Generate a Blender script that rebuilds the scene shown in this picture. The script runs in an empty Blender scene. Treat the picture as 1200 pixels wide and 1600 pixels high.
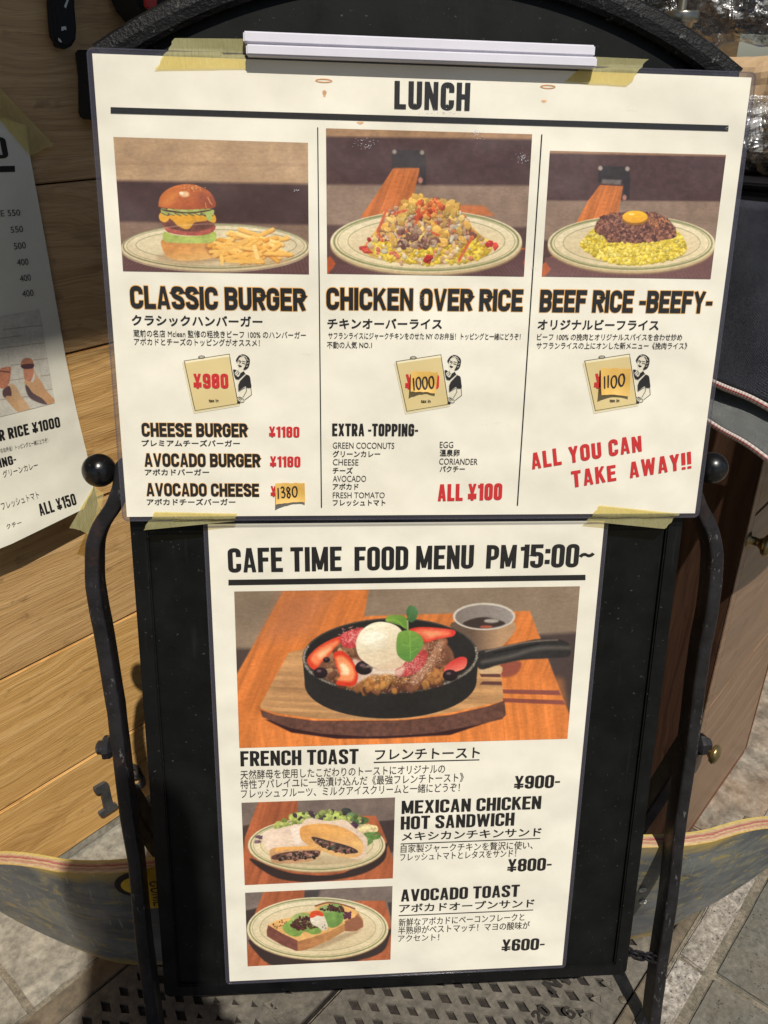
import bpy, bmesh, math, random
import numpy as np
from mathutils import Vector, Matrix, noise

scene = bpy.context.scene
COL = scene.collection
# ---------------------------------------------------------------- camera
PITCH = math.radians(28); HC = .82; FPX = 1300.0
cam_d = bpy.data.cameras.new("camera"); cam = bpy.data.objects.new("camera", cam_d); COL.objects.link(cam)
cam.location = (0, 0, HC); cam.rotation_euler = (math.radians(90) - PITCH, 0, 0)
cam_d.sensor_fit = 'VERTICAL'; cam_d.sensor_height = 24; cam_d.lens = 24 * FPX / 1600
cam_d.clip_start = .02; cam_d.clip_end = 500
scene.camera = cam
# ---------------------------------------------------------------- sky and sun
SUN_AZ = math.radians(19)      # sun stands behind the camera, to the right of the view
SUN_EL = math.radians(57.5)
world = bpy.data.worlds.new("World"); scene.world = world; world.use_nodes = True
wt = world.node_tree; bg = wt.nodes['Background']
sky = wt.nodes.new('ShaderNodeTexSky'); sky.sky_type = 'NISHITA'; sky.sun_disc = False
sky.sun_elevation = SUN_EL; sky.sun_rotation = math.pi - SUN_AZ
wt.links.new(sky.outputs[0], bg.inputs[0]); bg.inputs[1].default_value = .06
SUN = Vector((math.cos(SUN_EL) * math.sin(SUN_AZ), -math.cos(SUN_EL) * math.cos(SUN_AZ), math.sin(SUN_EL)))
sd = bpy.data.lights.new("sun", 'SUN'); sd.energy = 4.2; sd.angle = math.radians(.55); sd.color = (1, .95, .86)
so = bpy.data.objects.new("sun", sd); COL.objects.link(so); so.rotation_euler = SUN.to_track_quat('Z', 'Y').to_euler()
scene.view_settings.view_transform = 'Standard'; scene.view_settings.look = 'None'
scene.view_settings.exposure = 0.08; scene.view_settings.gamma = 1
scene.cycles.max_bounces = 8; scene.cycles.transparent_max_bounces = 16
# ---------------------------------------------------------------- helpers
C0 = Vector((0, 0, HC)); RX = Vector((1, 0, 0)); UY = Vector((0, math.sin(PITCH), math.cos(PITCH))); BZ = Vector((0, -math.cos(PITCH), math.sin(PITCH)))
def ray(px, py): return RX * (px - 600) + UY * (800 - py) - BZ * FPX
def c2w(v): return RX * v[0] + UY * v[1] + BZ * v[2]

class Frame:
    """a plane in the place: origin, x along, y up, z out of it"""
    def __init__(s, o, x, y):
        s.o = Vector(o); s.x = Vector(x).normalized(); y = Vector(y); s.y = (y - s.x * y.dot(s.x)).normalized(); s.z = s.x.cross(s.y)
        s.m = Matrix((s.x, s.y, s.z)).transposed().to_4x4(); s.m.translation = s.o
    def loc(s, px, py, off=0.):
        r = ray(px, py); t = ((s.o - C0).dot(s.z) + off) / r.dot(s.z); d = C0 + r * t - s.o
        return (d.dot(s.x), d.dot(s.y))
    def w(s, p): return s.o + s.x * p[0] + s.y * p[1] + s.z * (p[2] if len(p) > 2 else 0)

def thing(name, label, cat, frame=None, loc=None, group=None):
    o = bpy.data.objects.new(name, None); COL.objects.link(o); o.empty_display_size = .05
    if frame is not None: o.matrix_world = frame.m.copy() if isinstance(frame, Frame) else frame
    if loc is not None: o.location = loc
    o['label'] = label; o['category'] = cat
    if group: o['group'] = group
    return o
def tag(o, label=None, cat=None, group=None, kind=None):
    for k, v in (('label', label), ('category', cat), ('group', group), ('kind', kind)):
        if v: o[k] = v
    return o
def mesh(name, V, F, mats, parent=None, smooth=False, uv=None, midx=None, matrix=None):
    me = bpy.data.meshes.new(name); me.from_pydata([tuple(v) for v in V], [], F)
    for m in (mats if isinstance(mats, (list, tuple)) else [mats]): me.materials.append(m)
    if uv is not None:
        l = me.uv_layers.new(name='UVMap'); k = 0
        for p in me.polygons:
            for li in p.loop_indices: l.data[li].uv = uv[me.loops[li].vertex_index]
    if midx: me.polygons.foreach_set('material_index', midx)
    if smooth: me.polygons.foreach_set('use_smooth', [True] * len(me.polygons))
    me.update()
    o = bpy.data.objects.new(name, me); COL.objects.link(o)
    if parent is not None: o.parent = parent
    if matrix is not None: o.matrix_world = matrix
    return o
def bevel(o, w, seg=2, angle=40):
    bm = bmesh.new(); bm.from_mesh(o.data)
    bmesh.ops.recalc_face_normals(bm, faces=bm.faces)
    es = [e for e in bm.edges if len(e.link_faces) == 2 and e.calc_face_angle(0) > math.radians(angle)]
    bmesh.ops.bevel(bm, geom=es, offset=w, segments=seg, affect='EDGES', clamp_overlap=True)
    bm.to_mesh(o.data); bm.free(); return o
def fixn(o):
    bm = bmesh.new(); bm.from_mesh(o.data); bmesh.ops.recalc_face_normals(bm, faces=bm.faces); bm.to_mesh(o.data); bm.free(); return o
def boxvf(x0, x1, y0, y1, z0, z1):
    V = [(x, y, z) for x in (x0, x1) for y in (y0, y1) for z in (z0, z1)]
    F = [(0, 1, 3, 2), (4, 6, 7, 5), (0, 4, 5, 1), (2, 3, 7, 6), (0, 2, 6, 4), (1, 5, 7, 3)]
    return V, F
def box(name, x0, x1, y0, y1, z0, z1, m, parent=None, bev=0, seg=2):
    V, F = boxvf(x0, x1, y0, y1, z0, z1); o = mesh(name, V, F, m, parent)
    return bevel(o, bev, seg) if bev else fixn(o)
def prism(name, pts, z0, z1, m, parent=None, bev=0, seg=2, smooth=False):
    n = len(pts); V = [(x, y, z0) for x, y in pts] + [(x, y, z1) for x, y in pts]
    F = [tuple(range(n)), tuple(range(n, 2 * n))] + [(i, (i + 1) % n, n + (i + 1) % n, n + i) for i in range(n)]
    o = mesh(name, V, F, m, parent)
    return bevel(o, bev, seg) if bev else fixn(o)
def ringprism(name, outer, inner, z0, z1, m, parent=None, bev=0):
    n = len(outer); V = [(x, y, z0) for x, y in outer] + [(x, y, z0) for x, y in inner] + [(x, y, z1) for x, y in outer] + [(x, y, z1) for x, y in inner]; F = []
    for i in range(n):
        j = (i + 1) % n
        F += [(i, j, n + j, n + i), (2 * n + i, 2 * n + j, 3 * n + j, 3 * n + i), (i, j, 2 * n + j, 2 * n + i), (n + i, n + j, 3 * n + j, 3 * n + i)]
    o = mesh(name, V, F, m, parent)
    return bevel(o, bev, 2) if bev else fixn(o)
def lathe(name, prof, n, m, parent=None, matrix=None, smooth=True):
    """profile (r, h) turned about local z"""
    V = []; F = []; k = len(prof)
    for i in range(n):
        a = 2 * math.pi * i / n
        for r, h in prof: V.append((r * math.cos(a), r * math.sin(a), h))
    for i in range(n):
        j = (i + 1) % n
        for q in range(k - 1): F.append((i * k + q, j * k + q, j * k + q + 1, i * k + q + 1))
    F.append(tuple(i * k for i in range(n))); F.append(tuple(i * k + k - 1 for i in range(n)))
    o = mesh(name, V, F, m, parent, smooth)
    fixn(o)
    if matrix is not None:
        o.data.transform(matrix)
    return o
def sweep(name, pts, sec, up, m, parent=None, closed=False, smooth=False, scale=None):
    """sweep a closed 2D section (a along side, b along up) along 3D points"""
    V = []; F = []; n = len(pts); k = len(sec); up = Vector(up)
    P = [Vector(p) for p in pts]
    for i in range(n):
        t = (P[min(i + 1, n - 1)] - P[max(i - 1, 0)]) if not closed else (P[(i + 1) % n] - P[i - 1])
        t.normalize(); side = t.cross(up).normalized(); u2 = side.cross(t)
        s = scale[i] if scale else 1
        for a, b in sec: V.append(P[i] + side * a * s + u2 * b * s)
    for i in range(n if closed else n - 1):
        j = (i + 1) % n
        for q in range(k): F.append((i * k + q, j * k + q, j * k + (q + 1) % k, i * k + (q + 1) % k))
    if not closed: F.append(tuple(range(k))); F.append(tuple((n - 1) * k + q for q in range(k)))
    o = fixn(mesh(name, V, F, m, parent, smooth))
    if smooth: o.data.set_sharp_from_angle(angle=math.radians(38))
    return o
def rsec(w, d, r, n=3):
    out = []
    for cx, cy, a0 in ((w / 2 - r, d / 2 - r, 0), (-w / 2 + r, d / 2 - r, 90), (-w / 2 + r, -d / 2 + r, 180), (w / 2 - r, -d / 2 + r, 270)):
        for i in range(n + 1):
            a = math.radians(a0 + 90 * i / n); out.append((cx + r * math.cos(a), cy + r * math.sin(a)))
    return out
def circ(r, n=12): return [(r * math.cos(2 * math.pi * i / n), r * math.sin(2 * math.pi * i / n)) for i in range(n)]
def cat(pts, n=6):
    P = [Vector(p) for p in pts]; out = []
    for i in range(len(P) - 1):
        p0, p1, p2, p3 = P[max(i - 1, 0)], P[i], P[i + 1], P[min(i + 2, len(P) - 1)]
        for k in range(n):
            t = k / n
            out.append(.5 * ((2 * p1) + (-p0 + p2) * t + (2 * p0 - 5 * p1 + 4 * p2 - p3) * t * t + (-p0 + 3 * p1 - 3 * p2 + p3) * t ** 3))
    out.append(P[-1]); return out
def grid(name, nx, ny, fn, m, parent=None, smooth=True, thick=0, uv=True):
    V = []; U = []
    for j in range(ny + 1):
        for i in range(nx + 1): V.append(fn(i / nx, j / ny)); U.append((i / nx, j / ny))
    F = [(j * (nx + 1) + i, j * (nx + 1) + i + 1, (j + 1) * (nx + 1) + i + 1, (j + 1) * (nx + 1) + i) for j in range(ny) for i in range(nx)]
    o = mesh(name, V, F, m, parent, smooth, uv=U)
    if thick:
        md = o.modifiers.new('thickness', 'SOLIDIFY'); md.thickness = thick; md.offset = -1
    return o
# ---------------------------------------------------------------- printed pictures, painted procedurally with numpy
def vnoise(X, Y, sc, seed=0, octv=4):
    """value noise 0..1 at arbitrary coordinates"""
    out = np.zeros_like(X, dtype=np.float32); amp = 1.0; tot = 0
    r = np.random.RandomState(seed)
    for o in range(octv):
        g = r.rand(64, 64).astype(np.float32)
        x = X / sc * (2 ** o) + 17.3 * o; y = Y / (sc if np.isscalar(sc) else sc) * (2 ** o) + 5.1 * o
        xi = np.floor(x).astype(int); yi = np.floor(y).astype(int)
        fx = x - xi; fy = y - yi; fx = fx * fx * (3 - 2 * fx); fy = fy * fy * (3 - 2 * fy)
        a = g[yi % 64, xi % 64]; b = g[yi % 64, (xi + 1) % 64]; c = g[(yi + 1) % 64, xi % 64]; d = g[(yi + 1) % 64, (xi + 1) % 64]
        out += amp * ((a * (1 - fx) + b * fx) * (1 - fy) + (c * (1 - fx) + d * fx) * fy)
        tot += amp; amp *= .55
    return out / tot

def smooth_pts(pts, n=6, closed=True):
    P = np.array(pts, float); m = len(P); out = []
    for i in range(m if closed else m - 1):
        if closed: p0, p1, p2, p3 = P[i - 1], P[i], P[(i + 1) % m], P[(i + 2) % m]
        else: p0, p1, p2, p3 = P[max(i - 1, 0)], P[i], P[i + 1], P[min(i + 2, m - 1)]
        for k in range(n):
            t = k / n
            out.append(.5 * ((2 * p1) + (-p0 + p2) * t + (2 * p0 - 5 * p1 + 4 * p2 - p3) * t * t + (-p0 + 3 * p1 - 3 * p2 + p3) * t ** 3))
    if not closed: out.append(P[-1])
    return [tuple(q) for q in out]

class Pic:
    def __init__(s, quad, W, H, col):
        u = (np.arange(W) + .5) / W; v = (np.arange(H) + .5) / H
        U, V = np.meshgrid(u, v)
        (x0, y0), (x1, y1), (x2, y2), (x3, y3) = quad
        s.X = ((x0 * (1 - U) + x1 * U) * (1 - V) + (x3 * (1 - U) + x2 * U) * V).astype(np.float32)
        s.Y = ((y0 * (1 - U) + y1 * U) * (1 - V) + (y3 * (1 - U) + y2 * U) * V).astype(np.float32)
        s.W, s.H = W, H; s.quad = quad
        s.I = np.ones((H, W, 3), np.float32) * np.array(col, np.float32) / 255
        s.px = abs(x1 - x0) / W
    def box(s, xa, xb, ya, yb, pad):
        (x0, y0), (x1, y1), (x2, y2), (x3, y3) = s.quad
        lx, hx = min(x0, x3), max(x1, x2); ly, hy = min(y0, y1), max(y2, y3)
        m = s.X[:, :]
        i0 = int(np.clip((xa - pad - max(x0, x3)) / (hx - lx) * s.W - 30, 0, s.W)); i1 = int(np.clip((xb + pad - lx) / (min(x1, x2) - max(x0, x3)) * s.W + 30, 0, s.W))
        j0 = int(np.clip((ya - pad - max(y0, y1)) / (hy - ly) * s.H - 30, 0, s.H)); j1 = int(np.clip((yb + pad - ly) / (min(y2, y3) - max(y0, y1)) * s.H + 30, 0, s.H))
        return slice(j0, max(j1, j0)), slice(i0, max(i1, i0))
    def put(s, sl, a, col, amp=0., nsc=20, seed=1, grad=None):
        X, Y = s.X[sl], s.Y[sl]
        if X.size == 0: return
        c = np.ones(X.shape + (3,), np.float32) * np.array(col, np.float32) / 255
        if grad is not None:               # (x0,y0,x1,y1,col2)
            gx, gy, hx, hy, c2 = grad
            t = np.clip(((X - gx) * (hx - gx) + (Y - gy) * (hy - gy)) / ((hx - gx) ** 2 + (hy - gy) ** 2), 0, 1)[..., None]
            c = c * (1 - t) + np.array(c2, np.float32) / 255 * t
        if amp: c = c * (1 + amp * 2 * (vnoise(X, Y, nsc, seed) - .5))[..., None]
        s.I[sl] = s.I[sl] * (1 - a[..., None]) + c * a[..., None]
    def sd(s, sl, pts):
        X, Y = s.X[sl], s.Y[sl]; d2 = np.full(X.shape, 1e9, np.float32); ins = np.zeros(X.shape, bool); n = len(pts)
        for i in range(n):
            ax, ay = pts[i]; bx, by = pts[(i + 1) % n]; ex, ey = bx - ax, by - ay
            wx, wy = X - ax, Y - ay
            t = np.clip((wx * ex + wy * ey) / (ex * ex + ey * ey + 1e-9), 0, 1)
            d2 = np.minimum(d2, (wx - ex * t) ** 2 + (wy - ey * t) ** 2)
            if ey != 0:
                c = ((ay <= Y) != (by <= Y)) & (X < ax + (Y - ay) * ex / ey); ins ^= c
        return np.where(ins, -1, 1) * np.sqrt(d2)
    def poly(s, pts, col, soft=2., smooth=False, **k):
        if smooth: pts = smooth_pts(pts, 4)
        xs = [p[0] for p in pts]; ys = [p[1] for p in pts]
        sl = s.box(min(xs), max(xs), min(ys), max(ys), soft)
        op = k.pop('op', 1.)
        d = s.sd(sl, pts); wob = k.pop('wob', 0)
        if wob: d = d + wob * 2 * (vnoise(s.X[sl], s.Y[sl], wob * 4, 9) - .5)
        s.put(sl, np.clip(.5 - d / soft, 0, 1) * op, col, **k)
    def ell(s, cx, cy, rx, ry, col, soft=2., rot=0., ring=None, **k):
        R = max(rx, ry); sl = s.box(cx - R, cx + R, cy - R, cy + R, soft + 4)
        X, Y = s.X[sl] - cx, s.Y[sl] - cy; c, n = math.cos(rot), math.sin(rot)
        x, y = X * c + Y * n, -X * n + Y * c
        q = np.sqrt((x / rx) ** 2 + (y / ry) ** 2) + 1e-6
        g = np.sqrt((x / rx ** 2) ** 2 + (y / ry ** 2) ** 2) / q + 1e-9
        d = (q - 1) / g; op = k.pop('op', 1.); wob = k.pop('wob', 0)
        if wob: d = d + wob * 2 * (vnoise(s.X[sl], s.Y[sl], wob * 4, 9) - .5)
        if ring: d = np.abs(d) - ring / 2
        s.put(sl, np.clip(.5 - d / soft, 0, 1) * op, col, **k)
    def line(s, pts, w, col, soft=1.5, smooth=False, **k):
        if smooth: pts = smooth_pts(pts, 5, False)
        xs = [p[0] for p in pts]; ys = [p[1] for p in pts]
        sl = s.box(min(xs), max(xs), min(ys), max(ys), w + soft); X, Y = s.X[sl], s.Y[sl]
        d2 = np.full(X.shape, 1e9, np.float32)
        for (ax, ay), (bx, by) in zip(pts[:-1], pts[1:]):
            ex, ey = bx - ax, by - ay; t = np.clip(((X - ax) * ex + (Y - ay) * ey) / (ex * ex + ey * ey + 1e-9), 0, 1)
            d2 = np.minimum(d2, (X - ax - ex * t) ** 2 + (Y - ay - ey * t) ** 2)
        op = k.pop('op', 1.)
        s.put(sl, np.clip(.5 - (np.sqrt(d2) - w / 2) / soft, 0, 1) * op, col, **k)
    def bits(s, rnd, n, area, cols, r0, r1, asp=1.6, soft=2., shade=True):
        """scatter small irregular lit lumps, back to front"""
        P = []
        while len(P) < n:
            x, y = area(rnd)
            if x is not None: P.append((x, y))
        P.sort(key=lambda q: q[1])
        for x, y in P:
            r = rnd.uniform(r0, r1); c = rnd.choice(cols); a = rnd.uniform(0, 3.14); f = rnd.uniform(.85, 1.12)
            m = 7; ax = r * rnd.uniform(1, asp)
            pts = [(x + math.cos(a) * math.cos(t) * ax * j - math.sin(a) * math.sin(t) * r * j, y + math.sin(a) * math.cos(t) * ax * j + math.cos(a) * math.sin(t) * r * j)
                   for t, j in [(2 * math.pi * i / m, rnd.uniform(.7, 1.15)) for i in range(m)]]
            cc = tuple(v * f for v in c)
            if shade: s.poly([(px + r * .15, py + r * .3) for px, py in pts], tuple(v * .62 for v in cc), soft)
            s.poly(pts, cc, soft, grad=(x, y - r, x, y + r, tuple(v * .84 for v in cc)))
    def grain(s, amp=.02, seed=4):
        s.I *= (1 + .11 * (vnoise(s.X, s.Y, 13, 21, 3) - .5) + .12 * (vnoise(s.X * .35, s.Y * 1.6, 9, 22, 2) - .5))[..., None]
        r = np.random.RandomState(seed); s.I *= (1 + amp * r.randn(s.H, s.W, 1)).astype(np.float32)
        s.I = np.clip(s.I, 0, 1)
        q = s.I.copy()                      # the softness of a printed photograph
        for ax in (0, 1):
            s.I = .5 * s.I + .25 * np.roll(s.I, 1, ax) + .25 * np.roll(s.I, -1, ax)
        s.I[0], s.I[-1], s.I[:, 0], s.I[:, -1] = q[0], q[-1], q[:, 0], q[:, -1]
    def glints(s, rnd, n, area, col=(255, 240, 214), r0=2, r1=4, op=.75):
        for _ in range(n):
            x, y = area(rnd)
            if x is not None: s.ell(x, y, rnd.uniform(r0, r1), rnd.uniform(r0, r1) * .6, col, 2, rot=rnd.uniform(0, 3), op=op)
    def wood(s, sl_pts, col, dirx, diry, amp=.1, sc=14, seed=3, soft=3):
        xs = [p[0] for p in sl_pts]; ys = [p[1] for p in sl_pts]
        sl = s.box(min(xs), max(xs), min(ys), max(ys), soft); X, Y = s.X[sl], s.Y[sl]
        L = math.hypot(dirx, diry); ux, uy = dirx / L, diry / L
        a = X * ux + Y * uy; b = -X * uy + Y * ux
        n = vnoise(b * 1.0 + 4 * vnoise(a, b, 60, seed + 1, 2), a * .06, sc, seed, 4)
        d = s.sd(sl, sl_pts); al = np.clip(.5 - d / soft, 0, 1)
        c = (np.array(col, np.float32) / 255) * (1 + amp * 2 * (n - .5) * 2)[..., None]
        s.I[sl] = s.I[sl] * (1 - al[..., None]) + c * al[..., None]

def in_poly(pts):
    xs = [p[0] for p in pts]; ys = [p[1] for p in pts]; n = len(pts)
    def f(rnd):
        x, y = rnd.uniform(min(xs), max(xs)), rnd.uniform(min(ys), max(ys)); ins = False
        for i in range(n):
            (ax, ay), (bx, by) = pts[i], pts[(i + 1) % n]
            if (ay <= y) != (by <= y) and x < ax + (y - ay) * (bx - ax) / (by - ay): ins = not ins
        return (x, y) if ins else (None, None)
    return f

def band(p, y0, y1, ya, yb, col, soft, **k):   # tilted horizontal band across the picture; y at x=0 and x=1200
    p.poly([(-200, y0 - (y1 - y0) / 6), (1400, y1 + (y1 - y0) / 6), (1400, yb + (yb - ya) / 6), (-200, ya - (yb - ya) / 6)], col, soft, **k)

def pic_burger():
    rnd = random.Random(1)
    p = Pic([(27, 53), (1167, 87), (1173, 857), (84, 838)], 560, 390, (176, 143, 110))
    band(p, 40, 70, 330, 330, (178, 146, 113), 20, amp=.12, nsc=120, seed=5)
    band(p, 195, 205, 212, 222, (160, 128, 98), 14, op=.6)
    band(p, 300, 322, 600, 600, (68, 47, 46), 22, amp=.13, nsc=46, seed=7)
    band(p, 540, 560, 900, 900, (128, 102, 86), 20, amp=.1, nsc=60)
    p.poly([(84, 740), (420, 800), (800, 820), (1180, 740), (1180, 870), (80, 870)], (92, 62, 60), 8)
    for x in range(100, 1180, 22): p.line([(x, 760), (x - 40 + (x - 600) * .15, 870)], 3, (140, 104, 100), 4, op=.5)
    p.ell(625, 712, 552, 133, (150, 128, 100), 6)
    p.ell(625, 696, 550, 142, (226, 211, 176), 4, grad=(100, 600, 100, 840, (206, 184, 146)))
    p.ell(625, 688, 540, 132, (120, 120, 84), 3, ring=7); p.ell(625, 686, 520, 122, (140, 136, 100), 2, ring=3)
    p.ell(628, 680, 470, 92, (221, 205, 168), 3); p.ell(628, 680, 470, 92, (148, 142, 108), 2, ring=4)
    p.ell(470, 755, 190, 40, (176, 146, 110), 26, op=.7); p.ell(850, 775, 210, 34, (190, 158, 112), 24, op=.6)
    # bottom bun
    p.poly([(306, 650), (400, 660), (560, 662), (628, 640), (655, 690), (640, 740), (590, 762), (480, 775), (380, 768), (325, 735)], (205, 140, 76), 3, True, grad=(400, 690, 420, 780, (232, 178, 108)), amp=.1, nsc=30)
    p.poly([(560, 690), (628, 660), (655, 690), (640, 740), (600, 750)], (150, 88, 62), 22, True, op=.6)
    p.poly([(320, 600), (370, 618), (470, 628), (560, 618), (610, 598), (626, 630), (612, 660), (540, 670), (400, 668), (320, 655)], (160, 176, 84), 3, True, amp=.14, nsc=30, grad=(400, 610, 400, 670, (178, 192, 104)))
    p.poly([(322, 555), (400, 575), (500, 590), (612, 560), (606, 600), (540, 622), (440, 622), (340, 602)], (168, 84, 72), 3, True, amp=.25, nsc=20)
    p.poly([(300, 520), (360, 505), (480, 540), (600, 515), (615, 560), (560, 590), (470, 600), (370, 585), (310, 560)], (112, 66, 56), 3, True, amp=.3, nsc=18)
    p.poly([(292, 498), (320, 480), (350, 520), (325, 545), (295, 530)], (226, 166, 60), 3, True)
    p.poly([(345, 505), (460, 490), (560, 510), (566, 535), (500, 545), (470, 580), (440, 585), (400, 565), (370, 535)], (222, 158, 48), 3, True, amp=.12, nsc=26, grad=(400, 500, 400, 590, (206, 150, 62)))
    p.poly([(575, 490), (612, 498), (624, 530), (610, 548), (575, 530)], (222, 160, 54), 3, True)
    for i in range(8):
        x = 305 + i * 38; p.poly([(x, 463), (x + 40, 474), (x + 34, 500), (x + 14, 503), (x - 2, 488)], (176, 188, 112) if i % 2 else (156, 168, 92), 3, True)
        p.line([(x, 490), (x + 36, 506)], 4, (96, 76, 60), 3)
    p.poly([(560, 470), (592, 474), (600, 530), (572, 530)], (170, 184, 100), 3, True)
    p.poly([(310, 468), (460, 486), (600, 468), (560, 482), (460, 492), (340, 482)], (74, 44, 40), 4, True)
    p.poly([(287, 440), (300, 390), (350, 345), (430, 322), (510, 328), (580, 362), (612, 405), (620, 450), (590, 462), (540, 466), (440, 470), (350, 464), (295, 455)], (190, 104, 50), 3, True, grad=(400, 330, 480, 470, (166, 82, 50)), amp=.1, nsc=40)
    p.poly([(300, 430), (350, 380), (400, 372), (380, 420), (330, 450)], (216, 132, 66), 30, True, op=.7)
    p.poly([(520, 380), (590, 390), (618, 440), (590, 460), (550, 450)], (132, 66, 48), 30, True, op=.55)
    p.ell(440, 380, 26, 16, (246, 208, 160), 14, op=.9); p.ell(420, 374, 12, 8, (255, 236, 205), 8)
    for _ in range(26): p.ell(rnd.gauss(480, 40), rnd.gauss(342, 9), 4, 2, (226, 174, 110), 2)
    p.line([(575, 400), (590, 430), (600, 440)], 5, (226, 160, 110), 4); p.line([(560, 430), (566, 460)], 4, (220, 150, 100), 4)
    # fries
    fr = [(232, 172, 84), (243, 190, 104), (222, 158, 68), (248, 204, 124), (236, 180, 92)]
    F = []
    for _ in range(64):
        x = rnd.uniform(650, 1000); t = (x - 830) / 190; top = 600 + 70 * t * t; F.append((x, rnd.uniform(top, 770 - 30 * abs(t))))
    F.sort(key=lambda q: q[1])
    for x, y in F:
        a = rnd.choice([rnd.gauss(-.35, .2), rnd.gauss(.35, .2), rnd.gauss(0, .3)]); L = rnd.uniform(45, 85); w = rnd.uniform(16, 23); c = rnd.choice(fr)
        dx, dy = math.cos(a) * L, math.sin(a) * L
        p.line([(x - dx + 3, y - dy + 8), (x + dx + 3, y + dy + 8)], w, (176, 112, 48), 5, op=.7)
        p.line([(x - dx, y - dy), (x + dx, y + dy)], w, c, 3); p.line([(x - dx, y - dy - 4), (x + dx, y + dy - 4)], w * .4, tuple(min(255, v * 1.08) for v in c), 4)
    p.line([(612, 745), (800, 650)], 24, (240, 186, 100), 4); p.line([(850, 690), (872, 775)], 24, (246, 206, 128), 4); p.line([(690, 775), (880, 780)], 22, (238, 184, 92), 4); p.line([(655, 750), (660, 790)], 20, (250, 200, 110), 4)
    p.ell(625, 700, 552, 146, (240, 228, 196), 4, ring=5, op=.35)
    p.grain(.03); return p

def pic_rice_base(p, sh=0):
    band(p, 30, 60, 110, 110, (160, 124, 92), 12, amp=.12, nsc=60)
    band(p, 80, 98, 600, 600, (74, 52, 52), 16, amp=.16, nsc=34, seed=7)
    band(p, 338, 345, 900, 900, (142, 118, 102), 18, amp=.1, nsc=60)

def plate(p, cx, cy, rx, ry, d=1., lo=44):
    p.ell(cx, cy + lo * .5, rx, ry, (150, 124, 92), 10)
    p.ell(cx, cy + lo * .3, rx, ry, (196, 172, 130), 5)
    p.ell(cx, cy, rx, ry, (232, 218, 184), 4, grad=(cx, cy - ry, cx, cy + ry, (222, 202, 160)))
    p.ell(cx, cy - 1, rx * .962, ry * .94, (134, 136, 92), 3, ring=11 * d, op=.95)
    p.ell(cx, cy - 2, rx * .925, ry * .89, (148, 148, 106), 2, ring=3.5 * d)
    p.ell(cx, cy - 3, rx * .82, ry * .74, (226, 209, 172), 4, grad=(cx, cy - ry, cx, cy + ry, (214, 192, 150)))
    p.ell(cx, cy - 3, rx * .82, ry * .74, (150, 148, 108), 2, ring=4 * d)

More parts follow.
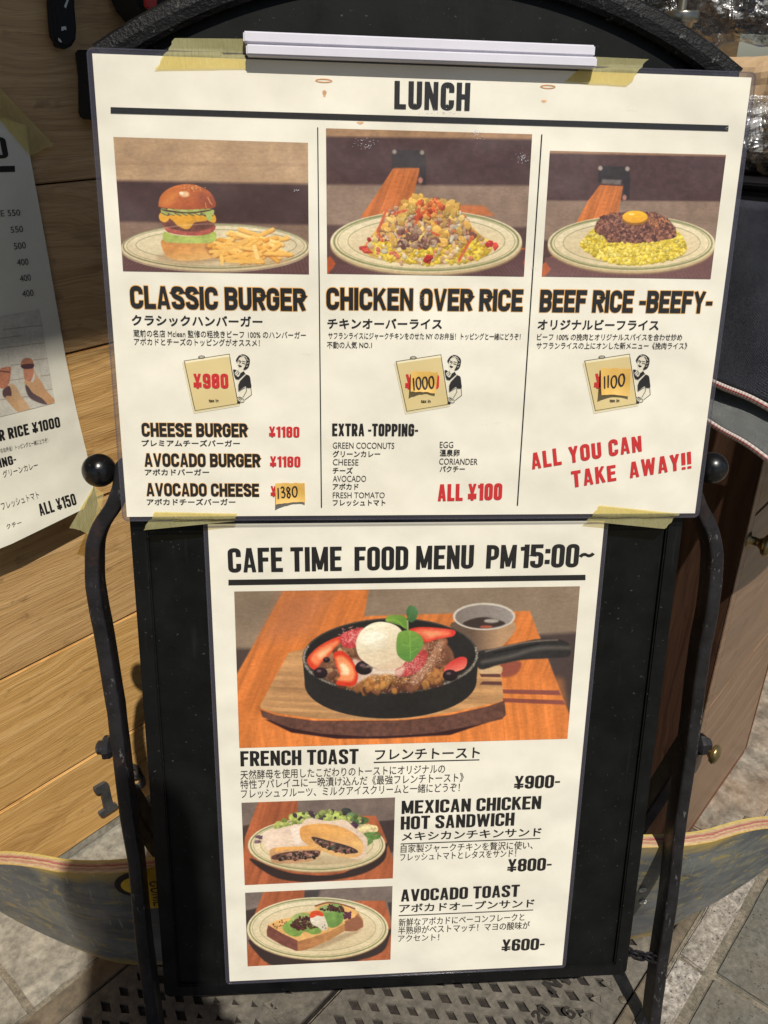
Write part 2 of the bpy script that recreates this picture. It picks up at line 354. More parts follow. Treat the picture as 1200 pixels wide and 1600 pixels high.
def pic_chicken():
    rnd = random.Random(2)
    p = Pic([(33, 37), (1170, 70), (1124, 854), (40, 838)], 600, 420, (150, 120, 98))
    pic_rice_base(p)
    band(p, 560, 575, 900, 900, (84, 62, 58), 18)
    p.wood([(405, 240), (545, 250), (505, 420), (480, 520), (220, 520), (300, 400)], (190, 106, 54), -.35, 1, .12, 20)
    p.wood([(760, 450), (900, 455), (960, 510), (760, 510)], (196, 112, 66), -.3, 1, .05, 20, soft=18)
    p.poly([(392, 150), (575, 155), (580, 245), (390, 250)], (52, 46, 48), 10, amp=.15, nsc=20); p.poly([(540, 240), (580, 240), (578, 340), (556, 340)], (48, 40, 44), 8)
    p.ell(405, 162, 12, 12, (150, 136, 126), 8); p.ell(557, 166, 12, 12, (150, 136, 126), 8); p.ell(548, 315, 13, 16, (176, 118, 104), 8)
    p.wood([(30, 760), (110, 680), (1130, 690), (1140, 870), (30, 870)], (180, 84, 46), 0.1, 1, .1, 20)
    p.poly([(85, 700), (580, 760), (1120, 700), (1120, 770), (1040, 870), (130, 870), (85, 780)], (92, 62, 62), 8, True)
    for x in range(120, 1100, 20): p.line([(x, 790), (x + (x - 600) * .12, 860)], 3, (140, 104, 108), 3, op=.45)
    plate(p, 585, 655, 528, 176)
    dome = [(250, 720), (270, 640), (330, 560), (400, 480), (480, 440), (600, 420), (700, 440), (780, 510), (850, 590), (930, 660), (940, 710), (860, 760), (700, 782), (520, 782), (350, 760)]
    p.poly(dome, (196, 150, 70), 8, True, amp=.25, nsc=30)
    low = in_poly([(230, 700), (290, 620), (420, 640), (560, 660), (800, 640), (920, 640), (945, 700), (850, 765), (600, 785), (380, 770)])
    p.bits(rnd, 520, low, [(236, 200, 52), (244, 214, 74), (224, 180, 44), (240, 206, 90)], 6, 12, soft=3)
    p.bits(rnd, 80, low, [(236, 222, 186), (236, 206, 160), (226, 176, 130), (222, 120, 90)], 7, 14, soft=4)
    top = in_poly([(300, 640), (350, 500), (460, 430), (600, 412), (720, 440), (800, 520), (850, 620), (800, 660), (640, 670), (450, 680)])
    p.bits(rnd, 420, top, [(160, 104, 80), (186, 134, 106), (124, 76, 68), (204, 164, 130), (220, 176, 104), (210, 116, 70)], 7, 16, soft=5)
    p.bits(rnd, 110, top, [(222, 206, 180), (216, 190, 166), (196, 150, 120), (220, 170, 100)], 8, 17, soft=4)
    p.bits(rnd, 60, top, [(238, 190, 96), (230, 176, 84), (242, 204, 120)], 12, 24, asp=2.2, soft=3)
    p.bits(rnd, 22, in_poly([(430, 440), (560, 405), (720, 430), (760, 500), (600, 480), (450, 500)]), [(240, 192, 96), (232, 180, 88)], 14, 26, asp=2.2, soft=3)
    p.bits(rnd, 80, in_poly([(540, 425), (640, 415), (680, 470), (650, 520), (520, 530)]), [(222, 100, 54), (234, 130, 70), (206, 84, 52), (236, 170, 90)], 6, 14, asp=2., soft=3)
    for a in ([(360, 480), (330, 560), (315, 600), (340, 650)], [(540, 470), (520, 560), (470, 600), (430, 620)], [(830, 640), (800, 690), (760, 765)], [(470, 480), (400, 500)], [(600, 600), (650, 620)]):
        p.line(a, 15, (206, 84, 54), 6, True, op=.85)
    p.bits(rnd, 14, lambda r: (r.choice([(235, 690), (265, 640), (315, 640), (930, 665), (962, 680), (250, 705), (590, 750)])), [(196, 52, 44), (214, 76, 56)], 10, 18, asp=2.4)
    p.bits(rnd, 60, in_poly([(430, 580), (560, 570), (640, 640), (600, 690), (430, 690)]), [(134, 92, 76), (158, 118, 96), (184, 148, 122), (112, 72, 66)], 8, 17, soft=5)
    p.glints(rnd, 260, top); p.glints(rnd, 200, low, (255, 246, 190))
    p.grain(.03); return p

def pic_beef():
    rnd = random.Random(3)
    p = Pic([(77, 22), (1177, 48), (1080, 824), (26, 807)], 540, 390, (142, 118, 102))
    band(p, 20, 50, 60, 60, (170, 128, 94), 10, op=.8)
    band(p, 36, 58, 330, 335, (76, 54, 54), 14, amp=.16, nsc=30, seed=7)
    band(p, 326, 335, 900, 900, (142, 118, 102), 18, amp=.1, nsc=50)
    band(p, 575, 580, 900, 900, (84, 60, 56), 18)
    p.wood([(385, 230), (530, 238), (500, 400), (430, 470), (235, 470), (310, 330)], (196, 112, 58), -.35, 1, .12, 20)
    p.poly([(376, 115), (570, 118), (572, 225), (372, 215)], (50, 44, 46), 8, amp=.15, nsc=20); p.poly([(534, 190), (574, 190), (568, 320), (530, 320)], (46, 38, 42), 8)
    p.poly([(400, 195), (520, 200), (515, 228), (395, 222)], (110, 100, 96), 10, amp=.2)
    p.ell(388, 128, 14, 14, (166, 150, 140), 8); p.ell(556, 132, 14, 14, (166, 150, 140), 8); p.ell(538, 308, 13, 17, (170, 118, 104), 8)
    p.wood([(20, 740), (120, 640), (1090, 650), (1090, 840), (20, 840)], (188, 96, 58), .1, 1, .1, 20)
    p.poly([(80, 680), (560, 740), (1100, 660), (1090, 760), (1030, 840), (120, 840), (80, 760)], (112, 78, 76), 8, True)
    for x in range(110, 1080, 24): p.line([(x, 760), (x + (x - 560) * .12, 840)], 3, (150, 112, 110), 3, op=.4)
    plate(p, 586, 596, 523, 176)
    dome = [(262, 610), (290, 560), (350, 500), (480, 450), (700, 450), (860, 510), (925, 600), (915, 660), (820, 700), (640, 735), (480, 725), (350, 680)]
    p.poly(dome, (204, 172, 44), 8, True, amp=.2, nsc=26)
    p.bits(rnd, 1100, in_poly(dome), [(238, 210, 72), (246, 220, 92), (226, 196, 56), (248, 226, 120)], 6, 12, soft=3)
    top = [(358, 480), (400, 430), (480, 405), (600, 400), (720, 405), (800, 440), (850, 490), (860, 545), (800, 570), (700, 580), (610, 590), (500, 580), (440, 590), (400, 540), (360, 520)]
    p.poly(top, (96, 60, 52), 10, True)
    p.bits(rnd, 760, in_poly(top), [(132, 82, 66), (108, 66, 56), (152, 100, 80), (86, 52, 50), (172, 116, 92)], 5, 12, soft=3)
    p.bits(rnd, 26, in_poly([(680, 440), (800, 440), (800, 490), (700, 490)]), [(196, 124, 76)], 3, 5, asp=5)
    p.glints(rnd, 260, in_poly(top), (214, 168, 140), 2, 4, .6); p.glints(rnd, 240, in_poly([(290, 620), (480, 610), (700, 600), (900, 590), (910, 660), (640, 725), (400, 700)]), (255, 246, 176), 2, 4, .6)
    p.ell(606, 440, 82, 40, (150, 100, 30), 6); p.ell(604, 428, 79, 38, (244, 188, 44), 3, grad=(600, 395, 600, 466, (232, 160, 40))); p.ell(580, 412, 18, 6, (252, 226, 130), 6)
    p.grain(.03); return p

def pic_skillet():
    # painted in units of the 280 px crop scaled by 4.2857, x continues to the right
    rnd = random.Random(4); s = 4.2857
    q = [((x - 360) * s, (y - 900) * s) for x, y in ((366, 924), (906, 915.8), (886.5, 1154), (374, 1168))]
    p = Pic(q, 1000, 460, (132, 112, 92))
    o = 270 * s                                        # second crop starts 270 px further right
    p.poly([(0, 60), (2400, 20), (2400, 420), (0, 480)], (136, 116, 96), 4, amp=.12, nsc=200, seed=8)
    band(p, 470, 470, 700, 700, (72, 58, 54), 30)
    p.poly([(o + 900, 380), (2400, 360), (2400, 1300), (o + 1130, 1000)], (70, 56, 54), 30)
    tbl = [(345, 100), (910, 90), (880, 260), (o + 840, 225), (o + 920, 420), (o + 1110, 910), (o + 1130, 1300), (40, 1300), (30, 660)]
    p.wood(tbl, (206, 116, 54), -.42, 1, .10, 30, soft=10)
    p.poly([(340, 100), (700, 95), (500, 380), (200, 420)], (176, 110, 76), 120, op=.6)
    p.wood([(o - 200, 700), (o + 1040, 700), (o + 1120, 1300), (40, 1300), (100, 900), (300, 1000)], (226, 130, 62), .12, 1, .09, 36, soft=120)
    for i in range(22):
        x = 120 + i * 100; p.line([(x + 60 - i * 3, 1000), (x, 1180)], 3, (186, 90, 34), 6, op=.5)
    for i in range(9):
        x = o + 640 + i * 44; p.line([(x, 620), (x + 30 + i * 5, 1150)], 3, (196, 98, 40), 5, op=.45)
    # metal cup
    p.poly([(o + 310, 300), (o + 740, 300), (o + 640, 470), (o + 560, 500), (o + 470, 490), (o + 400, 420)], (96, 76, 62), 8, True, grad=(o + 450, 0, o + 640, 0, (178, 140, 104)))
    p.ell(o + 530, 262, 212, 88, (202, 192, 178), 6); p.ell(o + 530, 264, 196, 77, (124, 112, 104), 5, grad=(o + 340, 0, o + 720, 0, (150, 140, 134)))
    p.poly([(o + 385, 305), (o + 470, 272), (o + 560, 268), (o + 670, 300), (o + 640, 322), (o + 540, 338), (o + 440, 330)], (54, 42, 38), 8, True); p.ell(o + 580, 290, 50, 13, (168, 160, 150), 12); p.ell(o + 545, 328, 44, 9, (160, 80, 60), 8)
    # shadows of the handle
    p.poly([(o + 640, 570), (o + 780, 560), (o + 750, 640), (o + 650, 660)], (142, 72, 54), 16, True)
    p.poly([(o + 650, 745), (o + 1040, 752), (o + 1055, 785), (o + 655, 772)], (136, 72, 62), 6); p.poly([(o + 655, 805), (o + 1070, 820), (o + 1085, 850), (o + 660, 832)], (136, 72, 62), 6)
    # board shadow, side, top
    p.poly([(230, 950), (400, 1040), (700, 1085), (1000, 1085), (o + 300, 1060), (o + 560, 970), (o + 640, 900), (o, 960), (500, 960)], (50, 26, 28), 8)
    p.poly([(195, 880), (300, 920), (560, 960), (900, 965), (o, 955), (o + 300, 920), (o + 560, 860), (o + 668, 820), (o + 678, 920), (o + 650, 950), (o + 480, 990), (o + 200, 1045), (o, 1062), (900, 1070), (600, 1050), (400, 1010), (320, 980), (210, 930)], (98, 64, 54), 5, amp=.25, nsc=22)
    p.wood([(380, 500), (470, 475), (o + 640, 580), (o + 662, 800), (o + 640, 830), (o + 300, 905), (o, 948), (900, 955), (560, 945), (300, 905), (200, 872), (195, 850), (300, 650)], (188, 140, 92), 1, .05, .12, 24, 6, 5)
    p.poly([(480, 600), (560, 800), (560, 860), (300, 760), (320, 640)], (150, 106, 70), 90, op=.35)
    p.poly([(o + 500, 600), (o + 640, 585), (o + 640, 640), (o + 520, 640)], (206, 168, 124), 8, True); 
    p.poly([(o + 500, 640), (o + 640, 640), (o + 645, 662), (o + 510, 660)], (92, 56, 50), 5); p.poly([(o + 520, 690), (o + 648, 692), (o + 652, 716), (o + 500, 712)], (92, 56, 50), 5)
    # pan
    p.ell(1062, 694, 574, 250, (33, 31, 30), 5, rot=-.02, amp=.2, nsc=16)
    p.poly([(474, 535), (480, 600), (489, 705), (1635, 690), (1643, 600), (1648, 510)], (33, 31, 30), 5, amp=.2, nsc=16)
    p.poly([(o + 480, 500), (o + 600, 470), (o + 780, 430), (o + 900, 408), (o + 1030, 410), (o + 1110, 440), (o + 1110, 520), (o + 980, 535), (o + 800, 545), (o + 640, 575), (o + 500, 608)], (38, 36, 36), 10, True, amp=.2, nsc=20)
    p.line([(o + 520, 560), (o + 700, 525), (o + 900, 470), (o + 1110, 466)], 26, (92, 86, 80), 22, True, op=.8); p.line([(o + 540, 490), (o + 760, 440), (o + 900, 420), (o + 1030, 414)], 9, (128, 112, 98), 9, True, op=.9)
    p.line([(o + 600, 500), (o + 900, 440)], 10, (18, 17, 18), 10, True)
    p.ell(1060, 522, 588, 250, (66, 60, 54), 5, rot=-.02, amp=.3, nsc=10); p.ell(1061, 513, 570, 232, (32, 29, 28), 5, rot=-.02, amp=.2, nsc=18)
    r2 = random.Random(8)
    for _ in range(900):
        t = r2.uniform(-.2, 3.5); x = 1060 + 579 * math.cos(t); y = 522 + 242 * math.sin(t) - 10 * math.cos(t)
        g = r2.uniform(110, 190); p.ell(x + r2.gauss(0, 4), y + r2.gauss(0, 4), 3.5, 2.6, (g, g * .95, g * .86), 2, op=.7)
    inner = in_poly([(520, 560), (600, 640), (700, 700), (850, 750), (1050, 760), (1250, 740), (o + 260, 680), (o + 330, 600), (o + 300, 480), (o + 200, 440), (900, 420), (700, 440)])
    p.poly([(530, 570), (640, 680), (800, 738), (1050, 752), (o + 120, 725), (o + 300, 650), (o + 320, 500), (o + 200, 420), (900, 380), (680, 450)], (120, 76, 54), 14, True, amp=.3, nsc=40)
    p.bits(rnd, 300, in_poly([(640, 600), (700, 700), (850, 745), (1050, 762), (1240, 735), (o + 250, 690), (o + 300, 600), (o + 150, 600), (980, 640)]), [(146, 92, 52), (112, 66, 44), (176, 118, 60), (128, 80, 62), (94, 54, 42)], 12, 30, soft=7)
    p.bits(rnd, 30, in_poly([(860, 640), (1050, 640), (1130, 700), (900, 740)]), [(176, 112, 56), (196, 134, 70)], 12, 24, soft=14)
    p.bits(rnd, 30, in_poly([(640, 450), (820, 450), (780, 560), (660, 690), (630, 650)]), [(150, 104, 74), (186, 142, 104), (120, 76, 56)], 14, 30, soft=7)
    p.poly([(800, 560), (830, 540), (960, 600), (1120, 600), (1120, 640), (960, 640), (860, 690), (800, 720), (790, 640)], (216, 190, 176), 16, True, op=.85)
    # toast sticks with sugar
    for a, w in (([(o + 240, 430), (o + 170, 560), (o + 60, 690)], 90), ([(o + 130, 460), (o + 60, 600)], 70)):
        p.line(a, w, (120, 74, 50), 12, True, amp=.3, nsc=22); p.line(a, w * .55, (176, 126, 96), 22, True, op=.8, amp=.3, nsc=14)
    p.bits(rnd, 26, in_poly([(o + 150, 640), (o + 260, 600), (o + 250, 690), (o + 160, 700)]), [(186, 122, 66)], 10, 20, soft=12)
    sug = in_poly([(900, 640), (1250, 560), (o + 160, 420), (o + 250, 430), (o + 240, 560), (o + 100, 700), (950, 700)])
    for _ in range(900):
        x, y = sug(rnd)
        if x: p.ell(x, y, rnd.uniform(1.5, 4), rnd.uniform(1.5, 3), (234, 214, 196), 2, op=.75)
    p.glints(rnd, 160, inner, (236, 210, 170), 3, 6, .5)
    # strawberries
    def berry(pts, c1, c2, core):
        p.poly(pts, c1, 5, True); cx = sum(a for a, b in pts) / len(pts); cy = sum(b for a, b in pts) / len(pts)
        p.poly([(cx + (a - cx) * .78, cy + (b - cy) * .72) for a, b in pts], c2, 22, True); p.poly([(cx + (a - cx) * .38, cy + (b - cy) * .32) for a, b in pts], core, 22, True)
    berry([(502, 540), (560, 470), (640, 420), (730, 386), (728, 420), (690, 460), (630, 540), (600, 560), (560, 610), (520, 590)], (212, 62, 36), (240, 132, 84), (248, 190, 140))
    berry([(680, 500), (730, 486), (780, 520), (820, 580), (842, 650), (820, 715), (760, 720), (695, 706), (720, 660), (700, 600), (690, 560)], (214, 56, 32), (244, 150, 96), (250, 224, 180))
    p.poly([(690, 560), (730, 540), (730, 640), (700, 690), (640, 680), (660, 600)], (150, 100, 70), 14, True, op=.0)
    p.poly([(720, 385), (800, 345), (880, 335), (860, 400), (820, 460), (760, 466), (730, 440)], (186, 58, 60), 5, True, amp=.2, nsc=20)
    for _ in range(220): p.ell(rnd.gauss(800, 36), rnd.gauss(396, 28), 4, 2.5, (232, 160, 150), 2, op=.7)
    berry([(o + 20, 352), (o + 90, 330), (o + 220, 335), (o + 330, 352), (o + 320, 390), (o + 230, 405), (o + 140, 430), (o + 90, 400)], (216, 56, 44), (238, 116, 82), (246, 160, 112))
    p.poly([(o + 258, 610), (o + 300, 560), (o + 370, 525), (o + 415, 540), (o + 400, 600), (o + 330, 628), (o + 280, 640)], (206, 50, 46), 5, True, grad=(o + 320, 540, o + 350, 630, (238, 130, 110)))
    p.poly([(o - 70, 620), (o - 20, 560), (o + 60, 500), (o + 130, 480), (o + 150, 520), (o + 110, 600), (o + 30, 650), (o - 50, 655)], (176, 62, 60), 6, True, amp=.2, nsc=20)
    for _ in range(260): p.ell(o + rnd.gauss(50, 45), rnd.gauss(570, 36), 3.5, 2.5, (228, 180, 172), 2, op=.6)
    # blueberries
    for bx, by, br in ((882, 598, 56), (592, 632, 44), (632, 545, 22), (o + 300, 650, 46)):
        p.ell(bx, by, br * 1.06, br * .84, (44, 26, 32), 4, grad=(bx, by - br, bx, by + br, (24, 16, 20))); p.ell(bx - br * .2, by - br * .3, br * .34, br * .2, (120, 96, 100), 10, op=.8)
    # ice cream
    p.poly([(826, 440), (850, 370), (910, 316), (980, 296), (1060, 306), (1120, 340), (1150, 400), (1170, 520), (1130, 590), (1060, 612), (980, 608), (900, 570), (845, 520)], (246, 238, 206), 5, True, grad=(950, 320, 1060, 600, (216, 190, 158)), amp=.03, nsc=60)
    p.ell(940, 400, 80, 60, (254, 250, 228), 60, op=.9); p.line([(860, 520), (960, 500), (1060, 470)], 6, (226, 208, 176), 14, True, op=.8); p.line([(900, 560), (1000, 560), (1100, 530)], 8, (222, 200, 170), 16, True, op=.7)
    for a_, b_, c_, d_ in ((900, 350, 60, 10), (1010, 340, 70, 8), (980, 430, 110, 9), (900, 470, 50, 8), (1050, 540, 70, 10), (960, 575, 80, 12)): p.ell(a_, b_, c_, d_, (230, 212, 180), 16, rot=-.25, op=.5, wob=8)
    p.poly([(930, 590), (950, 606), (980, 618), (1080, 616), (1150, 590), (1130, 650), (1040, 640), (980, 650), (940, 630)], (236, 220, 196), 22, True, op=.7)
    # mint
    def leaf(pts, c1, c2, mid):
        p.poly(pts, c1, 4, True, grad=(pts[0][0], pts[0][1], pts[len(pts) // 2][0], pts[len(pts) // 2][1], c2)); p.line(mid, 4, tuple(min(255, v * 1.3) for v in c1), 4, True, op=.7)
    leaf([(1022, 290), (1040, 258), (1100, 252), (1150, 262), (1172, 300), (1165, 345), (1120, 320), (1060, 302)], (124, 158, 62), (96, 140, 56), [(1030, 285), (1100, 290), (1150, 335)])
    leaf([(1165, 260), (1162, 220), (1185, 192), (1220, 200), (1240, 235), (1225, 280), (1190, 300)], (62, 100, 58), (84, 124, 76), [(1172, 290), (1195, 220)])
    p.line([(1170, 290), (1172, 360)], 12, (150, 160, 100), 5)
    leaf([(1175, 350), (1110, 370), (1096, 450), (1110, 520), (1180, 560), (1230, 520), (1275, 450), (1270, 400), (1230, 366)], (118, 158, 66), (88, 136, 62), [(1185, 360), (1192, 540)])
    p.line([(1190, 420), (1240, 400)], 3, (150, 184, 96), 3); p.line([(1190, 460), (1130, 440)], 3, (150, 184, 96), 3); p.line([(1192, 500), (1240, 470)], 3, (150, 184, 96), 3)
    p.grain(.02); return p

def pic_sandwich():
    rnd = random.Random(5)
    p = Pic([(35, 68), (1187, 27), (1170, 633), (60, 685)], 520, 290, (120, 104, 94))
    band(p, 30, 10, 200, 200, (118, 102, 94), 6, amp=.14, nsc=80)
    p.poly([(30, 240), (140, 220), (60, 420), (40, 400)], (70, 54, 48), 14); p.poly([(1060, 200), (1200, 190), (1200, 420), (1150, 440)], (66, 52, 50), 12)
    p.wood([(160, 60), (455, 50), (450, 170), (1040, 160), (1090, 260), (1200, 560), (1200, 700), (30, 700), (60, 320)], (168, 92, 58), -.3, 1, .13, 30, soft=8)
    p.poly([(110, 480), (400, 590), (800, 590), (1110, 370), (1125, 400), (1100, 500), (960, 590), (760, 640), (500, 660), (300, 630), (150, 540)], (54, 42, 40), 10, True)
    plate(p, 598, 378, 514, 200, .9, 24)
    for cx, cy, rx, ry, c in ((330, 230, 60, 34, (168, 172, 96)), (470, 170, 80, 40, (176, 188, 96)), (540, 160, 50, 30, (196, 204, 128)), (610, 165, 44, 26, (70, 56, 66)), (650, 140, 50, 26, (130, 138, 80)), (735, 168, 92, 40, (170, 184, 96)), (820, 130, 36, 30, (54, 60, 54)), (860, 170, 50, 36, (104, 124, 88)), (925, 195, 60, 28, (80, 106, 60)), (870, 230, 34, 22, (86, 56, 78)), (980, 258, 74, 34, (226, 204, 150)), (1010, 310, 66, 26, (94, 128, 66)), (975, 350, 40, 22, (110, 140, 80)), (170, 320, 40, 18, (86, 64, 74)), (155, 352, 26, 16, (120, 90, 100))):
        p.ell(cx, cy, rx, ry, c, 6, wob=16, amp=.35, nsc=16); p.ell(cx - rx * .2, cy - ry * .3, rx * .5, ry * .4, tuple(min(255, v * 1.18) for v in c), 14, wob=8, op=.8)
    p.bits(rnd, 60, in_poly([(280, 250), (400, 150), (700, 120), (900, 160), (960, 220), (700, 200), (400, 230)]), [(150, 166, 80), (190, 200, 120), (110, 130, 70), (78, 62, 72)], 8, 18)
    p.line([(1020, 300), (1085, 296)], 5, (150, 90, 90), 4)
    p.ell(600, 500, 330, 40, (180, 156, 120), 40, op=.6)
    p.poly([(190, 330), (215, 280), (330, 250), (480, 225), (520, 300), (600, 390), (420, 400), (300, 410), (240, 420), (215, 390)], (236, 212, 190), 5, True, grad=(200, 300, 520, 400, (222, 196, 172)), amp=.06, nsc=40)
    p.line([(410, 240), (430, 380)], 4, (214, 186, 164), 5); p.poly([(400, 250), (480, 230), (510, 350), (430, 385)], (246, 230, 214), 18, op=.7)
    p.poly([(245, 420), (290, 398), (400, 395), (560, 385), (620, 400), (625, 440), (600, 480), (500, 510), (380, 518), (270, 514), (250, 480)], (210, 158, 104), 4, True, amp=.1, grad=(400, 400, 400, 520, (192, 148, 110)))
    p.poly([(300, 398), (420, 390), (560, 386), (600, 402), (500, 408), (360, 415), (290, 425)], (236, 172, 92), 8, True)
    p.poly([(262, 462), (330, 438), (440, 424), (600, 420), (620, 440), (590, 470), (500, 484), (380, 490), (270, 488)], (92, 62, 56), 5, True)
    p.bits(rnd, 90, in_poly([(300, 460), (440, 430), (610, 425), (590, 470), (400, 490), (320, 486)]), [(60, 56, 46), (150, 108, 96), (176, 132, 116), (44, 44, 38), (110, 70, 60)], 6, 15)
    p.poly([(480, 230), (540, 180), (680, 200), (800, 190), (880, 250), (970, 320), (972, 400), (940, 480), (800, 470), (650, 420), (560, 390), (500, 330)], (226, 200, 176), 5, True, amp=.06, nsc=40)
    p.poly([(466, 280), (485, 242), (560, 224), (680, 222), (800, 250), (900, 310), (948, 380), (945, 430), (900, 470), (820, 474), (700, 450), (580, 400), (490, 350)], (216, 152, 82), 4, True, grad=(600, 230, 640, 460, (228, 178, 116)), amp=.08, nsc=60)
    p.ell(680, 270, 150, 30, (236, 176, 100), 40, rot=.2, op=.8); p.ell(900, 370, 36, 24, (244, 196, 120), 20, op=.9)
    p.poly([(556, 318), (600, 322), (700, 350), (800, 375), (868, 400), (905, 425), (890, 440), (800, 440), (690, 412), (600, 370), (570, 345)], (66, 52, 50), 5, True)
    p.bits(rnd, 100, in_poly([(580, 345), (700, 365), (800, 390), (890, 425), (800, 438), (700, 410), (610, 372)]), [(74, 78, 62), (150, 104, 96), (172, 126, 112), (44, 44, 40), (120, 76, 66)], 6, 14)
    p.grain(.03); return p

def pic_toast():
    rnd = random.Random(6)
    p = Pic([(62, 118), (1168, 67), (1152, 620), (82, 670)], 520, 290, (120, 106, 98))
    band(p, 100, 60, 240, 200, (120, 106, 98), 6, amp=.14, nsc=80); p.poly([(500, 100), (620, 95), (600, 190), (480, 190)], (70, 64, 64), 24)
    p.poly([(60, 250), (150, 230), (100, 420), (60, 420)], (62, 52, 48), 12); p.poly([(1130, 190), (1180, 180), (1180, 330), (1160, 320)], (66, 56, 56), 10)
    p.wood([(200, 110), (505, 95), (500, 180), (1110, 175), (1150, 300), (1180, 700), (60, 700), (110, 330)], (170, 94, 60), -.3, 1, .13, 30, soft=8)
    p.poly([(100, 460), (400, 600), (800, 600), (1140, 390), (1145, 440), (1090, 560), (900, 630), (700, 668), (300, 670), (150, 570)], (58, 46, 44), 10, True)
    plate(p, 606, 382, 530, 232, .9, 22)
    p.poly([(470, 545), (800, 420), (940, 390), (900, 420), (620, 540)], (176, 150, 116), 20, op=.8)
    p.poly([(222, 400), (235, 350), (340, 420), (450, 470), (480, 550), (440, 552), (330, 505), (225, 440)], (120, 72, 62), 4, amp=.15, nsc=30)
    p.poly([(450, 475), (700, 400), (800, 330), (905, 255), (945, 320), (946, 370), (900, 400), (850, 406), (808, 400), (690, 470), (560, 530), (480, 552), (455, 548)], (168, 112, 72), 4, amp=.14, nsc=30, grad=(450, 540, 700, 430, (190, 134, 82)))
    p.poly([(800, 340), (905, 280), (945, 330), (946, 370), (890, 402), (810, 402)], (128, 78, 64), 10, op=.7)
    p.poly([(232, 355), (300, 320), (400, 300), (470, 265), (580, 250), (590, 210), (680, 190), (790, 205), (880, 235), (908, 262), (880, 300), (800, 320), (810, 345), (700, 400), (560, 450), (460, 478), (330, 415)], (228, 176, 108), 4, amp=.1, nsc=40)
    p.line([(585, 215), (680, 190), (790, 205), (880, 235)], 10, (120, 70, 50), 8, True)
    p.bits(rnd, 16, in_poly([(240, 350), (340, 315), (400, 320), (340, 370), (280, 380)]), [(120, 76, 52), (150, 100, 66)], 3, 6)
    for pts, c in (([(340, 370), (380, 330), (470, 290), (560, 300), (610, 360), (630, 410), (560, 428), (500, 400), (470, 440), (410, 440), (360, 410)], (138, 170, 84)), ([(400, 310), (470, 265), (560, 280), (560, 340), (480, 340)], (160, 176, 104)), ([(640, 250), (700, 200), (780, 210), (805, 260), (790, 330), (740, 372), (680, 370), (660, 320)], (122, 160, 82)), ([(610, 230), (680, 205), (760, 215), (720, 260), (640, 260)], (150, 172, 108))):
        p.poly(pts, c, 5, True, amp=.14, nsc=40, grad=(pts[0][0], pts[0][1], pts[0][0] + 120, pts[0][1] + 80, tuple(v * .9 for v in c)))
    p.line([(660, 330), (720, 325), (790, 300)], 4, (106, 140, 66), 5, True); p.line([(420, 440), (470, 420), (520, 400)], 4, (90, 124, 58), 5, True)
    p.bits(rnd, 150, in_poly([(390, 360), (470, 290), (560, 300), (610, 370), (560, 380), (460, 390), (420, 380)]), [(84, 50, 46), (104, 66, 56), (70, 40, 40)], 5, 10)
    p.bits(rnd, 60, in_poly([(620, 240), (700, 205), (790, 215), (800, 260), (700, 255)]), [(84, 50, 46), (70, 44, 40)], 5, 9)
    p.bits(rnd, 26, in_poly([(800, 260), (850, 265), (850, 300), (800, 300)]), [(96, 52, 66), (70, 40, 48)], 7, 12)
    p.poly([(548, 300), (600, 270), (650, 290), (668, 330), (680, 380), (640, 400), (610, 375), (560, 350)], (236, 226, 206), 5, True, amp=.06, grad=(580, 290, 640, 390, (214, 200, 176)))
    p.poly([(540, 290), (560, 256), (610, 250), (648, 272), (640, 292), (600, 286), (560, 304)], (216, 80, 46), 5, True, amp=.15, nsc=14)
    for x, y in ((655, 358), (640, 372), (662, 380)): p.ell(x, y, 5, 4, (60, 70, 50), 2)
    p.grain(.03); return p

